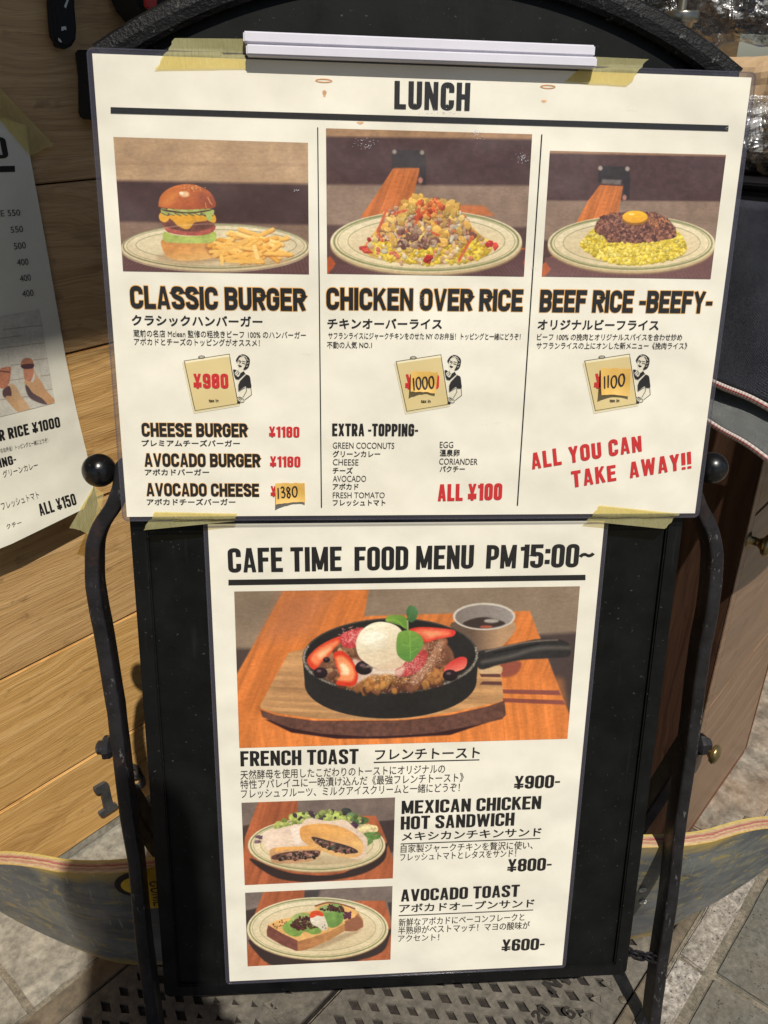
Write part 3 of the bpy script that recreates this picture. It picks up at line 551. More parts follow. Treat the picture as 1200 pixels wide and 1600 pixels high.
def pic_price_panel():
    # woman in a dark blouse holding up a price card (line art); crop units = 10 per photo pixel
    p = Pic([(0, 0), (1200, 0), (1200, 1050), (0, 1050)], 480, 420, PAPER_SRGB)
    K = (30, 28, 26)
    p.poly([(60, 215), (130, 205), (790, 120), (935, 880), (235, 1000)], (206, 190, 140), 26, op=.9)
    p.poly([(74, 182), (787, 76), (925, 855), (248, 968)], K, 5); p.poly([(84, 190), (780, 86), (914, 850), (255, 960)], (214, 194, 140), 4)
    p.poly([(84, 190), (780, 86), (790, 125), (700, 130), (110, 218)], (236, 226, 190), 14); 
    p.ell(350, 128, 52, 26, K, 4); p.ell(350, 126, 42, 18, (206, 198, 180), 4)
    for x in (325, 345, 365, 385): p.line([(x, 112), (x - 6, 150)], 5, K, 3)
    # arm, apron, blouse
    p.poly([(930, 640), (1050, 580), (1110, 590), (1130, 600), (1132, 710), (1030, 790), (1010, 830), (940, 860), (915, 820), (930, 740)], (238, 232, 208), 4); p.line([(1120, 595), (1132, 710), (1030, 790)], 7, K, 3); p.line([(1050, 600), (1050, 660), (1000, 750)], 7, K, 3); p.line([(930, 660), (1030, 600)], 8, K, 3)
    p.poly([(850, 320), (890, 330), (1000, 340), (1040, 390), (1100, 420), (1120, 520), (1125, 600), (1055, 605), (1030, 580), (930, 650), (920, 560), (880, 460), (860, 400)], (38, 36, 36), 4, True)
    p.poly([(880, 470), (930, 480), (1030, 390), (1050, 395), (950, 500), (925, 560), (925, 660), (910, 640)], (240, 234, 212), 4)
    p.poly([(870, 370), (930, 320), (960, 370), (930, 430), (890, 410)], (214, 208, 190), 4, True)
    for a in ([(880, 390), (930, 340)], [(900, 410), (950, 360)], [(920, 330), (935, 400)], [(850, 330), (880, 320), (890, 350)]): p.line(a, 6, K, 3)
    p.poly([(920, 290), (1005, 300), (1000, 350), (960, 375), (925, 340)], (240, 234, 212), 4)
    p.poly([(900, 200), (890, 170), (930, 110), (980, 85), (1040, 95), (1095, 140), (1105, 200), (1090, 270), (1060, 310), (1010, 325), (1015, 260), (1000, 160), (930, 180), (915, 230)], (40, 38, 38), 5, True)
    p.poly([(920, 180), (950, 130), (1010, 120), (1050, 180), (1040, 240), (1010, 300), (960, 315), (920, 280), (908, 230)], (242, 236, 214), 4, True)
    for a in ([(960, 95), (990, 110), (1040, 120)], [(1050, 150), (1080, 180)], [(1060, 230), (1085, 215)], [(1010, 105), (1060, 140)], [(1050, 270), (1070, 262)]): p.line(a, 9, (222, 216, 196), 4, True)
    p.line([(935, 175), (970, 195)], 11, K, 3); p.line([(990, 190), (1035, 200)], 10, K, 3); p.line([(930, 195), (965, 210)], 8, K, 4); p.line([(990, 220), (1030, 232)], 12, K, 5)
    p.poly([(925, 250), (980, 262), (970, 280), (945, 282)], K, 4, True); p.line([(960, 210), (940, 240)], 4, K, 3)
    p.ell(960, 790, 60, 34, (236, 230, 206), 4, rot=.5); p.ell(960, 790, 60, 34, K, 3, rot=.5, ring=7)
    for a in ([(925, 770), (960, 800)], [(940, 755), (985, 790)], [(920, 800), (950, 830)], [(910, 830), (945, 855)]): p.line(a, 8, K, 3)
    p.ell(930, 835, 26, 20, K, 4)
    return p

def pic_cones():
    # hands holding ice cream cones against a pale brick wall; crop units 8.42 per photo pixel
    rnd = random.Random(7)
    p = Pic([(-200, 225), (488, 98), (694, 1330), (-200, 1555)], 300, 420, (206, 200, 186))
    p.poly([(-300, 0), (800, 0), (800, 1700), (-300, 1700)], (208, 202, 188), 4, amp=.07, nsc=90)
    for y, a, b in ((350, 0, 420), (300, 430, 520), (480, -200, 250), (610, -200, 360), (530, 390, 550), (810, 100, 240), (740, 400, 590), (1045, -200, 260), (950, 500, 640), (1140, 560, 660), (1240, 230, 330), (1290, -200, 60), (1400, 340, 420)):
        p.line([(a, y - a * .0 + 16), (b, y - (b - a) * .13 + 16)], 9, (140, 128, 114), 8, op=.8)
    for x, y in ((350, 360), (60, 660), (20, 330), (100, 840), (480, 780), (200, 900)): p.line([(x, y), (x + 20, y + 150)], 8, (176, 168, 152), 10, op=.6)
    p.poly([(290, 1090), (360, 1080), (520, 1260), (590, 1350), (480, 1330), (340, 1250)], (92, 76, 78), 14, True)
    p.poly([(80, 1080), (160, 1100), (240, 1240), (350, 1410), (200, 1455), (60, 1270)], (206, 168, 128), 6, True); p.poly([(0, 1150), (80, 1100), (110, 1220), (50, 1270), (0, 1230)], (96, 70, 72), 10, True)
    p.poly([(30, 1260), (110, 1240), (200, 1340), (190, 1450)], (200, 158, 116), 8, True)
    p.poly([(-60, 900), (20, 850), (95, 850), (100, 920), (80, 1060), (20, 1130), (-60, 1100)], (190, 124, 96), 8, True, amp=.15, nsc=30); p.line([(-40, 900), (80, 915)], 16, (96, 62, 66), 10)
    p.poly([(272, 870), (400, 860), (390, 980), (340, 1060), (285, 1020)], (196, 134, 106), 5, True, amp=.2, nsc=12)
    p.poly([(400, 880), (450, 960), (520, 1060), (560, 1140), (640, 1230), (690, 1290), (680, 1325), (600, 1350), (520, 1270), (400, 1200), (330, 1110), (275, 1060), (290, 1030), (360, 1040), (400, 1040), (420, 960)], (212, 168, 128), 6, True, grad=(350, 900, 560, 1300, (196, 150, 108)))
    p.poly([(234, 800), (260, 745), (320, 726), (380, 745), (404, 800), (390, 840), (250, 850)], (176, 118, 92), 5, True, amp=.1, nsc=20); p.poly([(240, 820), (400, 805), (395, 860), (330, 872), (260, 868)], (82, 56, 62), 6, True)
    p.grain(.03); return p

def make_image(name, p, cut=False, haze=.03):
    im = bpy.data.images.new(name, p.W, p.H, alpha=cut)
    if not cut: p.I = p.I * (1 - haze) + np.array([.60, .54, .47], np.float32) * haze
    a = np.ones((p.H, p.W, 4), np.float32); a[..., :3] = np.clip(p.I, 0, 1)
    if cut: a[..., 3] = np.clip(np.abs(p.I - np.array(PAPER_SRGB, np.float32) / 255).max(-1) * 14, 0, 1)
    a = a[::-1]
    im.pixels.foreach_set(a.ravel()); im.update(); im.pack()
    return im
# ---------------------------------------------------------------- materials (all procedural)
def L(*c): return tuple(((v / 255 + .055) / 1.055) ** 2.4 if v / 255 > .04045 else v / 255 / 12.92 for v in c) + (1,)
class N:
    def __init__(s, name):
        s.m = bpy.data.materials.new(name); s.m.use_nodes = True; s.t = s.m.node_tree; s.b = s.t.nodes['Principled BSDF']; s.out = s.t.nodes['Material Output']
        s.tc = s.t.nodes.new('ShaderNodeTexCoord')
    def n(s, ty, **k):
        x = s.t.nodes.new('ShaderNode' + ty)
        for a, b in k.items():
            if a.startswith('_'): setattr(x, a[1:], b)
            else: s.set(x, a.replace('__', ' '), b)
        return x
    def set(s, x, key, v):
        i = x.inputs[int(key[1:])] if key[0] == 'i' and key[1:].isdigit() else x.inputs[key]
        if hasattr(v, 'is_output'): s.t.links.new(v, i)
        else: i.default_value = v
    def P(s, **k):
        for a, v in k.items(): s.set(s.b, a.replace('__', ' '), v)
    def map(s, scale=(1, 1, 1), rot=(0, 0, 0), src='Object', loc=(0, 0, 0)):
        return s.n('Mapping', Vector=s.tc.outputs[src], Scale=scale, Rotation=rot, Location=loc).outputs[0]
    def noise(s, vec, scale, detail=4, rough=.55, dist=0):
        return s.n('TexNoise', Vector=vec, Scale=scale, Detail=detail, Roughness=rough, Distortion=dist).outputs[0]
    def ramp(s, fac, stops, interp='LINEAR'):
        x = s.n('ValToRGB', Fac=fac); x.color_ramp.interpolation = interp
        e = x.color_ramp.elements
        while len(e) < len(stops): e.new(.5)
        for q, (p, c) in zip(e, stops): q.position = p; q.color = c if len(c) == 4 else tuple(c) + (1,)
        return x.outputs[0]
    def mix(s, f, a, b, mode='MIX'):
        x = s.n('Mix', _data_type='RGBA', _blend_type=mode); s.set(x, 'i0', f); s.set(x, 'i6', a); s.set(x, 'i7', b); return x.outputs[2]
    def math(s, op, a, b=0., c=0., clamp=False):
        x = s.n('Math', _operation=op, _use_clamp=clamp); s.set(x, 'i0', a); s.set(x, 'i1', b); s.set(x, 'i2', c); return x.outputs[0]
    def bump(s, h, st=.3, dist=.001):
        x = s.n('Bump', Height=h, Strength=st, Distance=dist); s.set(s.b, 'Normal', x.outputs[0]); return x

def flat(name, c, rough=.5, metal=0., coat=0., var=.06, sc=40, bump=0., bsc=200, alpha=1., coatr=.1, bd=.0006):
    k = N(name); v = k.map()
    n = k.noise(v, sc, 5)
    lo = tuple(x * (1 - var) for x in c[:3]) + (1,); hi = tuple(min(1, x * (1 + var)) for x in c[:3]) + (1,)
    k.P(Base__Color=k.ramp(n, [(.3, lo), (.7, hi)]), Roughness=rough, Metallic=metal, Coat__Weight=coat, Coat__Roughness=coatr, Alpha=alpha)
    if bump: k.bump(k.noise(v, bsc, 4), bump, bd)
    return k.m

def ripple(k, v, nrm=None):
    a = k.n('TexNoise', Vector=v, Scale=11., Detail=2., Roughness=.45).outputs[0]
    b = k.n('Bump', Height=a, Strength=.5, Distance=.020)
    if nrm is not None: k.t.links.new(nrm, b.inputs['Normal'])
    return b.outputs[0]

def paper_mat(name, c, coat=.25):
    k = N(name); v = k.map()
    a = k.noise(v, 9, 3); b = k.noise(v, 120, 3)
    col = k.ramp(a, [(.25, tuple(x * y for x, y in zip(c, (.965, .955, .93))) + (1,)), (.75, c)])
    col = k.mix(.03, col, k.ramp(b, [(.4, (.3, .3, .3)), (.6, (1, 1, 1))]), 'MULTIPLY')
    k.P(Base__Color=col, Roughness=.5, Coat__Weight=coat, Coat__Roughness=.12)
    nb = k.n('Bump', Height=k.noise(v, 260, 3), Strength=.12, Distance=.0003)
    wb = ripple(k, v, nb.outputs[0])
    k.t.links.new(wb, k.b.inputs['Coat Normal']); k.t.links.new(wb, k.b.inputs['Normal'])
    return k.m

def print_mat(name, im, coat=.12, cut=False):
    k = N(name); x = k.n('TexImage', Vector=k.tc.outputs['UV']); x.image = im; x.interpolation = 'Cubic'; x.extension = 'EXTEND'
    v = k.map()
    k.P(Base__Color=x.outputs[0], Roughness=.45, Coat__Weight=coat, Coat__Roughness=.15)
    nb = k.n('Bump', Height=k.noise(v, 500, 3), Strength=.25, Distance=.0004); k.t.links.new(ripple(k, v, nb.outputs[0]), k.b.inputs['Coat Normal']); k.t.links.new(ripple(k, v), k.b.inputs['Normal'])
    if cut: k.P(Alpha=x.outputs[1])
    return k.m

def ink(name, c, rough=.4):
    k = N(name); v = k.map()
    k.P(Base__Color=k.ramp(k.noise(v, 700, 3, .7), [(.25, c), (.78, tuple(x + .012 for x in c[:3]) + (1,))]), Roughness=rough, Coat__Weight=.25, Coat__Roughness=.15)
    return k.m

def wood_mat(name, c_lo, c_mid, c_hi, stain, gs=1., bump=.6, rough=.62, coat=0., vert=False):
    """long grain along local x"""
    k = N(name); oi = k.n('ObjectInfo'); off = k.n('CombineXYZ', X=k.math('MULTIPLY', oi.outputs['Random'], 37.), Y=k.math('MULTIPLY', oi.outputs['Random'], 11.), Z=k.math('MULTIPLY', oi.outputs['Random'], 5.)).outputs[0]
    src = k.tc.outputs['Object']
    if vert: q = k.n('SeparateXYZ', Vector=src); src = k.n('CombineXYZ', X=q.outputs[1], Y=q.outputs[2], Z=q.outputs[0]).outputs[0]
    base = k.n('VectorMath', _operation='ADD', i0=src, i1=off).outputs[0]
    def mp(sc): return k.n('Mapping', Vector=base, Scale=sc).outputs[0]
    warp = k.noise(mp((3 * gs, 5 * gs, 5 * gs)), 1.2, 3)
    warp2 = k.n('CombineXYZ', X=0., Y=k.math('MULTIPLY', warp, .09), Z=0.).outputs[0]
    wv = k.n('VectorMath', _operation='ADD', i0=base, i1=warp2).outputs[0]
    rings = k.n('TexNoise', Vector=k.n('Mapping', Vector=wv, Scale=(1.5 * gs, 100 * gs, 100 * gs)).outputs[0], Scale=1.6, Detail=3, Roughness=.6).outputs[0]
    fine = k.noise(mp((16 * gs, 420 * gs, 420 * gs)), 1.4, 3, .6)
    pores = k.noise(mp((30 * gs, 700 * gs, 700 * gs)), 1.0, 2)
    col = k.ramp(rings, [(.3, c_lo), (.47, c_mid), (.7, c_hi)])
    col = k.mix(.45, col, k.ramp(fine, [(.30, (.55, .5, .45)), (.5, (1, 1, 1))]), 'MULTIPLY')
    lines = k.ramp(rings, [(.44, (1, 1, 1)), (.475, (.66, .6, .52)), (.50, (1, 1, 1)), (.56, (1, 1, 1)), (.58, (.72, .66, .6)), (.6, (1, 1, 1))]); col = k.mix(.55, col, lines, 'MULTIPLY')
    st = k.ramp(k.noise(mp((5, 13, 13)), 1.6, 5, .62, .6), [(.55, (0, 0, 0)), (.74, (1, 1, 1))])
    col = k.mix(k.math('MULTIPLY', st, .62), col, stain)
    blot = k.ramp(k.noise(mp((22, 40, 40)), 1.5, 5, .65), [(.60, (0, 0, 0)), (.70, (1, 1, 1))])
    col = k.mix(k.math('MULTIPLY', blot, .42), col, tuple(x * .6 for x in stain[:3]) + (1,))
    tint = k.n('HueSaturation', Color=col, Saturation=k.math('MULTIPLY_ADD', oi.outputs['Random'], .16, .92), Value=k.math('MULTIPLY_ADD', oi.outputs['Random'], .22, .93)).outputs[0]; col = tint
    k.P(Base__Color=col, Roughness=k.ramp(rings, [(.3, (rough - .1,) * 3), (.7, (rough + .1,) * 3)]), Coat__Weight=coat)
    h = k.math('ADD', k.math('MULTIPLY', rings, .8), k.math('ADD', k.math('MULTIPLY', fine, .5), k.math('MULTIPLY', pores, .2)))
    k.bump(h, bump, .0016)
    return k.m

def black_mat(name, chips=.0, rough=.35, c=(.0075, .008, .0085), dust=.0, rust=False, bump=.15, bsc=90, spec=.28):
    k = N(name); v = k.map()
    n1 = k.noise(v, 30, 5, .6); n2 = k.noise(v, 210, 3, .7)
    col = k.ramp(n1, [(.3, tuple(x * .7 for x in c) + (1,)), (.75, tuple(x * 1.7 for x in c) + (1,))])
    if dust:
        sp = k.ramp(k.noise(v, 330, 2, .6), [(.70, (0, 0, 0)), (.78, (1, 1, 1))])
        col = k.mix(k.math('MULTIPLY', sp, dust), col, (.16, .165, .17, 1))
        st = k.ramp(k.noise(k.map((90, 6, 6)), 1.5, 4, .7), [(.6, (0, 0, 0)), (.85, (1, 1, 1))])
        col = k.mix(k.math('MULTIPLY', st, dust * .4), col, (.07, .072, .075, 1))
    if chips:
        cp = k.ramp(n2, [(.62, (0, 0, 0)), (.70, (1, 1, 1))]); big = k.ramp(k.noise(v, 45, 3), [(.42, (0, 0, 0)), (.62, (1, 1, 1))])
        col = k.mix(k.math('MULTIPLY', k.math('MULTIPLY', cp, big), chips), col, (.30, .29, .27, 1))
    if rust:
        rr = k.ramp(k.noise(v, 24, 5, .65), [(.60, (0, 0, 0)), (.72, (1, 1, 1))]); col = k.mix(k.math('MULTIPLY', rr, .6), col, (.07, .03, .018, 1))
        sc = k.ramp(k.noise(k.map((1, .35, 1)), 300, 3, .7), [(.60, (0, 0, 0)), (.68, (1, 1, 1))]); msk = k.ramp(k.noise(v, 22, 4, .65), [(.48, (.05, .05, .05)), (.62, (1, 1, 1))]); col = k.mix(k.math('MULTIPLY', k.math('MULTIPLY', sc, msk), .8), col, (.17, .165, .16, 1))
        pl = k.ramp(k.noise(v, 40, 3, .6), [(.4, (0, 0, 0)), (.65, (1, 1, 1))]); col = k.mix(k.math('MULTIPLY', pl, .5), col, (.026, .023, .027, 1))
    k.P(Base__Color=col, Roughness=k.ramp(n1, [(.3, (rough - .08,) * 3), (.7, (rough + .12,) * 3)]), Specular__IOR__Level=spec)
    k.bump(k.math('ADD', k.noise(v, bsc, 5, .6), k.math('MULTIPLY', n2, .5)), bump, .0012)
    return k.m

def stone_mat(name, base, dark, light, speck=320, ds=.25, bump=.5, grime=.3, gcol=(.09, .08, .065, 1), rough=.85):
    k = N(name); v = k.map(); oi = k.n('ObjectInfo')
    v = k.n('VectorMath', _operation='ADD', i0=v, i1=k.n('CombineXYZ', X=k.math('MULTIPLY', oi.outputs['Random'], 9.), Y=k.math('MULTIPLY', oi.outputs['Random'], 5.)).outputs[0]).outputs[0]
    col = k.ramp(k.noise(v, speck * .35, 5, .7), [(.34, dark), (.5, base), (.68, light)])
    vo = k.n('TexVoronoi', Vector=v, Scale=speck * .55, Randomness=1.).outputs['Distance']
    sp = k.math('MULTIPLY', k.ramp(vo, [(.16, (1, 1, 1)), (.30, (0, 0, 0))]), k.ramp(k.noise(v, speck * .22, 2), [(.50, (0, 0, 0)), (.56, (1, 1, 1))]))
    col = k.mix(k.math('MULTIPLY', sp, ds * 3, clamp=True), col, (.02, .02, .022, 1))
    g = k.ramp(k.noise(v, 9, 6, .65), [(.4, (0, 0, 0)), (.7, (1, 1, 1))])
    col = k.mix(k.math('MULTIPLY', g, grime), col, gcol)
    g2 = k.ramp(k.noise(v, 26, 4, .6), [(.45, (.82, .82, .8)), (.65, (1.06, 1.05, 1.03))]); col = k.mix(1, col, g2, 'MULTIPLY')
    k.P(Base__Color=col, Roughness=rough)
    k.bump(k.math('ADD', k.noise(v, speck * .8, 5, .7), k.math('MULTIPLY', k.noise(v, 60, 4), 1.)), bump, .0015)
    return k.m

MT = {}
PAPER_SRGB = (234, 229, 214)
MT['paper'] = paper_mat('laminated_paper', L(*PAPER_SRGB))
MT['paper_plain'] = paper_mat('plain_paper', L(226, 222, 206), coat=.0)
MT['ink'] = ink('black_print', (.009, .008, .008, 1)); MT['ink_soft'] = ink('body_print', (.03, .027, .024, 1)); MT['red'] = ink('red_print', L(196, 42, 44)); MT['gold'] = ink('gold_print', L(226, 172, 92))
MT['marker'] = ink('marker_ink', (.012, .008, .007, 1))
k = N('laminate_film'); k.P(Base__Color=(.11, .105, .135, 1), Roughness=.14, Alpha=.24, Specular__IOR__Level=.9); MT['film'] = k.m
k = N('masking_tape'); v = k.map(); n = k.noise(v, 40, 4); k.P(Base__Color=k.ramp(n, [(.3, L(200, 192, 134)), (.7, L(226, 218, 164))]), Roughness=.5, Alpha=k.ramp(n, [(.3, (.36,) * 3), (.7, (.50,) * 3)]))
k.bump(k.noise(k.map((200, 30, 30)), 3, 3), .9, .0012); mx = k.n('MixShader', i0=.40, i1=k.n('BsdfTransparent', Color=(1., .87, .44, 1)).outputs[0], i2=k.b.outputs[0]); k.P(Alpha=1.); [k.t.links.remove(l) for l in list(k.t.links) if l.to_socket == k.b.inputs['Alpha']]
k.b.inputs['Alpha'].default_value = 1.; k.t.links.new(mx.outputs[0], k.out.inputs[0]); MT['tape'] = k.m
k = N('price_sticker_paper'); v = k.map(); k.P(Base__Color=k.ramp(k.noise(v, 60, 4), [(.3, L(206, 160, 74)), (.7, L(222, 184, 102))]), Roughness=.55); k.bump(k.noise(v, 150, 3), .3, .0006); MT['sticker'] = k.m
MT['bar'] = flat('white_plastic', L(214, 212, 222), .35, var=.03, sc=60, coat=.2)
MT['board'] = black_mat('blackboard_panel', dust=.4, rough=.5, c=(.0048, .0052, .0050), bump=.06, bsc=160, spec=.14)
MT['rim'] = black_mat('black_painted_rim', chips=.0, rough=.36, dust=.5, bump=.12, spec=.2, c=(.005, .0053, .0055))
MT['arch'] = black_mat('worn_black_arch', chips=.45, rough=.45, bump=.6, bsc=420, c=(.005, .005, .0055), spec=.2)
MT['iron'] = black_mat('wrought_iron', rough=.4, rust=True, bump=.5, c=(.008, .0077, .0085), spec=.36)
MT['ball'] = black_mat('glossy_black_iron', rough=.22, rust=False, chips=.25, bump=.1, c=(.004, .004, .0045), spec=.5)
MT['plank'] = wood_mat('oak_plank', L(186, 144, 90), L(202, 160, 102), L(212, 172, 116), L(134, 92, 52))
MT['gap'] = flat('dark_batten', (.012, .009, .006, 1), .9)
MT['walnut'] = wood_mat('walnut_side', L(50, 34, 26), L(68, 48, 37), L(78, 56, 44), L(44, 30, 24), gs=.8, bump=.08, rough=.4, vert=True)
MT['drawer'] = wood_mat('grey_brown_drawer', L(108, 87, 71), L(122, 100, 82), L(134, 112, 92), L(98, 78, 62), gs=.8, bump=.06, rough=.4)
MT['trim'] = flat('reddish_wood_trim', L(104, 62, 44), .45, var=.15)
MT['brass'] = flat('aged_brass', L(150, 132, 92), .3, metal=.85, var=.15, sc=90)
MT['steel'] = flat('brushed_steel', L(150, 148, 138), .28, metal=.9, var=.2, sc=80)
MT['iron_num'] = black_mat('cast_iron_numeral', rough=.5, chips=.3, c=(.045, .045, .045), bump=.6)
MT['concrete'] = stone_mat('concrete_apron', L(146, 141, 130), L(112, 108, 100), L(170, 165, 152), speck=240, ds=.05, bump=.35, grime=.25, gcol=L(104, 92, 74))
MT['granite'] = stone_mat('rough_granite', L(156, 148, 139), L(104, 98, 92), L(204, 197, 188), speck=420, ds=.3, bump=.9, grime=.3, gcol=L(120, 106, 84))
MT['granite2'] = stone_mat('smooth_grey_granite', L(104, 102, 95), L(84, 83, 78), L(122, 120, 112), speck=460, ds=.33, bump=.25, grime=.3, gcol=L(122, 106, 82))
MT['slab'] = stone_mat('brown_stone_slab', L(134, 125, 113), L(92, 86, 78), L(172, 163, 150), speck=120, ds=.1, bump=.5, grime=.4, gcol=L(150, 112, 76))
MT['mortar'] = stone_mat('sandy_mortar', L(126, 117, 102), L(98, 91, 79), L(152, 143, 126), speck=500, ds=.2, bump=.9, grime=.2)
MT['lid'] = stone_mat('worn_cast_iron_lid', L(108, 102, 93), L(88, 83, 76), L(124, 118, 108), speck=300, ds=.05, bump=.35, grime=.35, gcol=L(66, 60, 50), rough=.6)
MT['lid_dark'] = stone_mat('dirty_cast_iron', L(44, 38, 35), L(28, 25, 23), L(62, 55, 48), speck=300, ds=.1, bump=.6, grime=.4, gcol=L(48, 38, 28), rough=.75)
MT['frame_steel'] = stone_mat('steel_lid_frame', L(110, 98, 82), L(84, 76, 64), L(128, 116, 98), speck=200, ds=.05, bump=.3, grime=.3, rough=.6)
MT['white'] = flat('white_paint_mark', (.6, .6, .58, 1), .6)
MT['kraft'] = flat('kraft_paper', L(178, 150, 116), .8, var=.1, sc=30, bump=.6, bsc=30, bd=.002)
MT['blackplastic'] = flat('black_plastic', (.012, .012, .014, 1), .3, bump=.2, bsc=60)
MT['goods'] = flat('grey_black_goods', (.05, .05, .052, 1), .3, var=.9, sc=26, bump=.4, bsc=60)
MT['blackcloth'] = flat('black_cloth', (.009, .0085, .009, 1), .85, bump=.6, bsc=300)
MT['redtag'] = flat('red_tag', L(176, 40, 34), .5)

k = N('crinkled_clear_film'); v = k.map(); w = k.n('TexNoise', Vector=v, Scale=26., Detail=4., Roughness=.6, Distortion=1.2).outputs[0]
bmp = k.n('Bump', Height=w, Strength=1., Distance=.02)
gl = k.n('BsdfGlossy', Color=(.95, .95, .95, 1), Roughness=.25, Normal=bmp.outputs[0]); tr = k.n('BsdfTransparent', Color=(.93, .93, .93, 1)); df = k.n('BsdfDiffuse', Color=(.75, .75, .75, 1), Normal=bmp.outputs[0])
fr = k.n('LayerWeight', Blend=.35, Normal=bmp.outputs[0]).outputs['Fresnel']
thin = k.ramp(k.noise(v, 40, 5, .7, 1.5), [(.42, (.04, .04, .04)), (.62, (.7, .7, .7))])  # patches of white diffuse stand in for shiny highlights on the film
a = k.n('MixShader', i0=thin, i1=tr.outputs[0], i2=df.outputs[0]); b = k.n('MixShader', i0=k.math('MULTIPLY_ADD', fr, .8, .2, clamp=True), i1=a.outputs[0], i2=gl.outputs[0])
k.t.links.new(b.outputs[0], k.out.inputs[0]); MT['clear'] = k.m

def denim_mat(name, c, weft, sc=900):
    k = N(name); uv = k.n('Mapping', Vector=k.tc.outputs['UV'], Scale=(1, 1, 1)).outputs[0]
    w = k.n('TexWave', _wave_type='BANDS', _bands_direction='DIAGONAL', Vector=uv, Scale=sc / 12., Distortion=1.5, Detail=2., Detail__Scale=4.).outputs[1]
    fl = k.noise(k.n('Mapping', Vector=k.tc.outputs['UV'], Scale=(90, 200, 1)).outputs[0], 3, 3, .7)
    fac = k.math('MULTIPLY', k.ramp(w, [(.5, (0, 0, 0)), (.85, (1, 1, 1))]), k.ramp(fl, [(.45, (.06, .06, .06)), (.62, (1, 1, 1))]))
    col = k.mix(fac, c, weft); col = k.mix(.5, col, k.ramp(k.noise(k.tc.outputs['UV'], 6, 4), [(.3, (.6, .6, .6)), (.7, (1.2, 1.2, 1.2))]), 'MULTIPLY')
    k.P(Base__Color=col, Roughness=.95, Specular__IOR__Level=.08)
    k.bump(w, .5, .0006); return k.m
MT['denim'] = denim_mat('raw_indigo_denim', (.008, .0095, .015, 1), (.24, .25, .29, 1))
MT['denim_in'] = denim_mat('denim_reverse', (.05, .056, .06, 1), (.60, .60, .57, 1), 520)
k = N('selvedge_edge'); y = k.n('SeparateXYZ', Vector=k.tc.outputs['UV']).outputs[1]
col = k.ramp(y, [(0, L(214, 200, 192)), (.36, L(214, 200, 192)), (.40, L(176, 62, 62)), (.60, L(176, 62, 62)), (.64, L(210, 194, 186)), (1, L(220, 208, 200))], 'CONSTANT')
st = k.n('TexWave', _bands_direction='X', Vector=k.tc.outputs['UV'], Scale=16., Distortion=.6).outputs[1]
k.P(Base__Color=k.mix(.4, col, k.ramp(st, [(.2, (.3, .3, .3)), (.6, (1, 1, 1))]), 'MULTIPLY'), Roughness=.9); k.bump(st, .6, .001); MT['selv'] = k.m

# skateboard
k = N('deck_underside'); v = k.map()
sc1 = k.noise(k.map((9, 26, 26), (0, 0, .5)), 1.6, 6, .72, .8); sc2 = k.noise(k.map((60, 9, 9), (0, 0, -.6)), 1.8, 5, .7)
ex = k.n('SeparateXYZ', Vector=v)
ax = k.math('ABSOLUTE', ex.outputs[0]); ends = k.ramp(ax, [(.16, (0, 0, 0)), (.34, (1, 1, 1))])
edge = k.ramp(k.math('ADD', k.math('ABSOLUTE', k.math('SUBTRACT', ex.outputs[1], .102)), k.math('MULTIPLY', k.noise(v, 30, 3), .02)), [(.092, (0, 0, 0)), (.106, (1, 1, 1))])
base = k.ramp(k.noise(v, 16, 4), [(.3, L(66, 69, 72)), (.7, L(104, 108, 112))])
wear = k.math('MULTIPLY', k.ramp(sc1, [(.46, (0, 0, 0)), (.62, (1, 1, 1))]), k.math('MULTIPLY_ADD', ends, .75, .15))
col = k.mix(wear, base, k.ramp(sc2, [(.35, L(112, 116, 112)), (.5, L(128, 130, 120)), (.68, L(166, 150, 92))]))
yel = k.ramp(k.noise(k.map((24, 60, 60), (0, 0, .7)), 1.5, 6, .75, .5), [(.56, (0, 0, 0)), (.61, (1, 1, 1))])
col = k.mix(k.math('MULTIPLY', yel, k.math('MULTIPLY_ADD', ends, .6, .1)), col, L(168, 146, 64))
col = k.mix(k.math('MULTIPLY', edge, k.math('MULTIPLY_ADD', ends, .8, .1, clamp=True)), col, L(186, 156, 62))
th = k.ramp(k.noise(k.map((200, 20, 20), (0, 0, -.75)), 1.5, 3, .6), [(.66, (0, 0, 0)), (.70, (1, 1, 1))])
col = k.mix(k.math('MULTIPLY', th, .32), col, L(200, 198, 184))
k.P(Base__Color=col, Roughness=.5, Coat__Weight=.1); k.bump(k.math('ADD', sc1, sc2), .3, .001); MT['deck'] = k.m
k = N('seven_ply_edge'); y = k.n('SeparateXYZ', Vector=k.tc.outputs['UV']).outputs[1]
y = k.math('ADD', y, k.math('MULTIPLY', k.math('SUBTRACT', k.noise(k.map((60, 60, 60)), 2, 3), .5), .25))
A_, B_, C_ = L(190, 166, 128), L(172, 118, 98), L(158, 80, 76)
col = k.ramp(y, [(0, L(190, 152, 70)), (.14, A_), (.3, B_), (.42, A_), (.5, C_), (.6, B_), (.74, A_), (.9, L(200, 176, 100))])
col = k.mix(.5, col, k.ramp(k.noise(k.map((40, 300, 300)), 2, 4, .7), [(.34, (.42, .38, .34)), (.62, (1, 1, 1))]), 'MULTIPLY')
k.P(Base__Color=col, Roughness=.7); k.bump(k.noise(k.map((50, 200, 200)), 2, 4), .5, .001); MT['ply'] = k.m
MT['grip'] = flat('black_grip_tape', (.012, .012, .012, 1), .95, bump=1., bsc=900)
MT['yellow'] = flat('yellow_sticker', L(196, 160, 44), .5, var=.15, sc=60)
MT['skin'] = flat('skin', L(196, 150, 120), .5, var=.08, sc=30); MT['shirt'] = flat('navy_cloth', (.02, .025, .045, 1), .9, bump=.4, bsc=300); MT['canvas'] = flat('dark_green_awning_canvas', (.02, .05, .035, 1), .85, bump=.4, bsc=200)
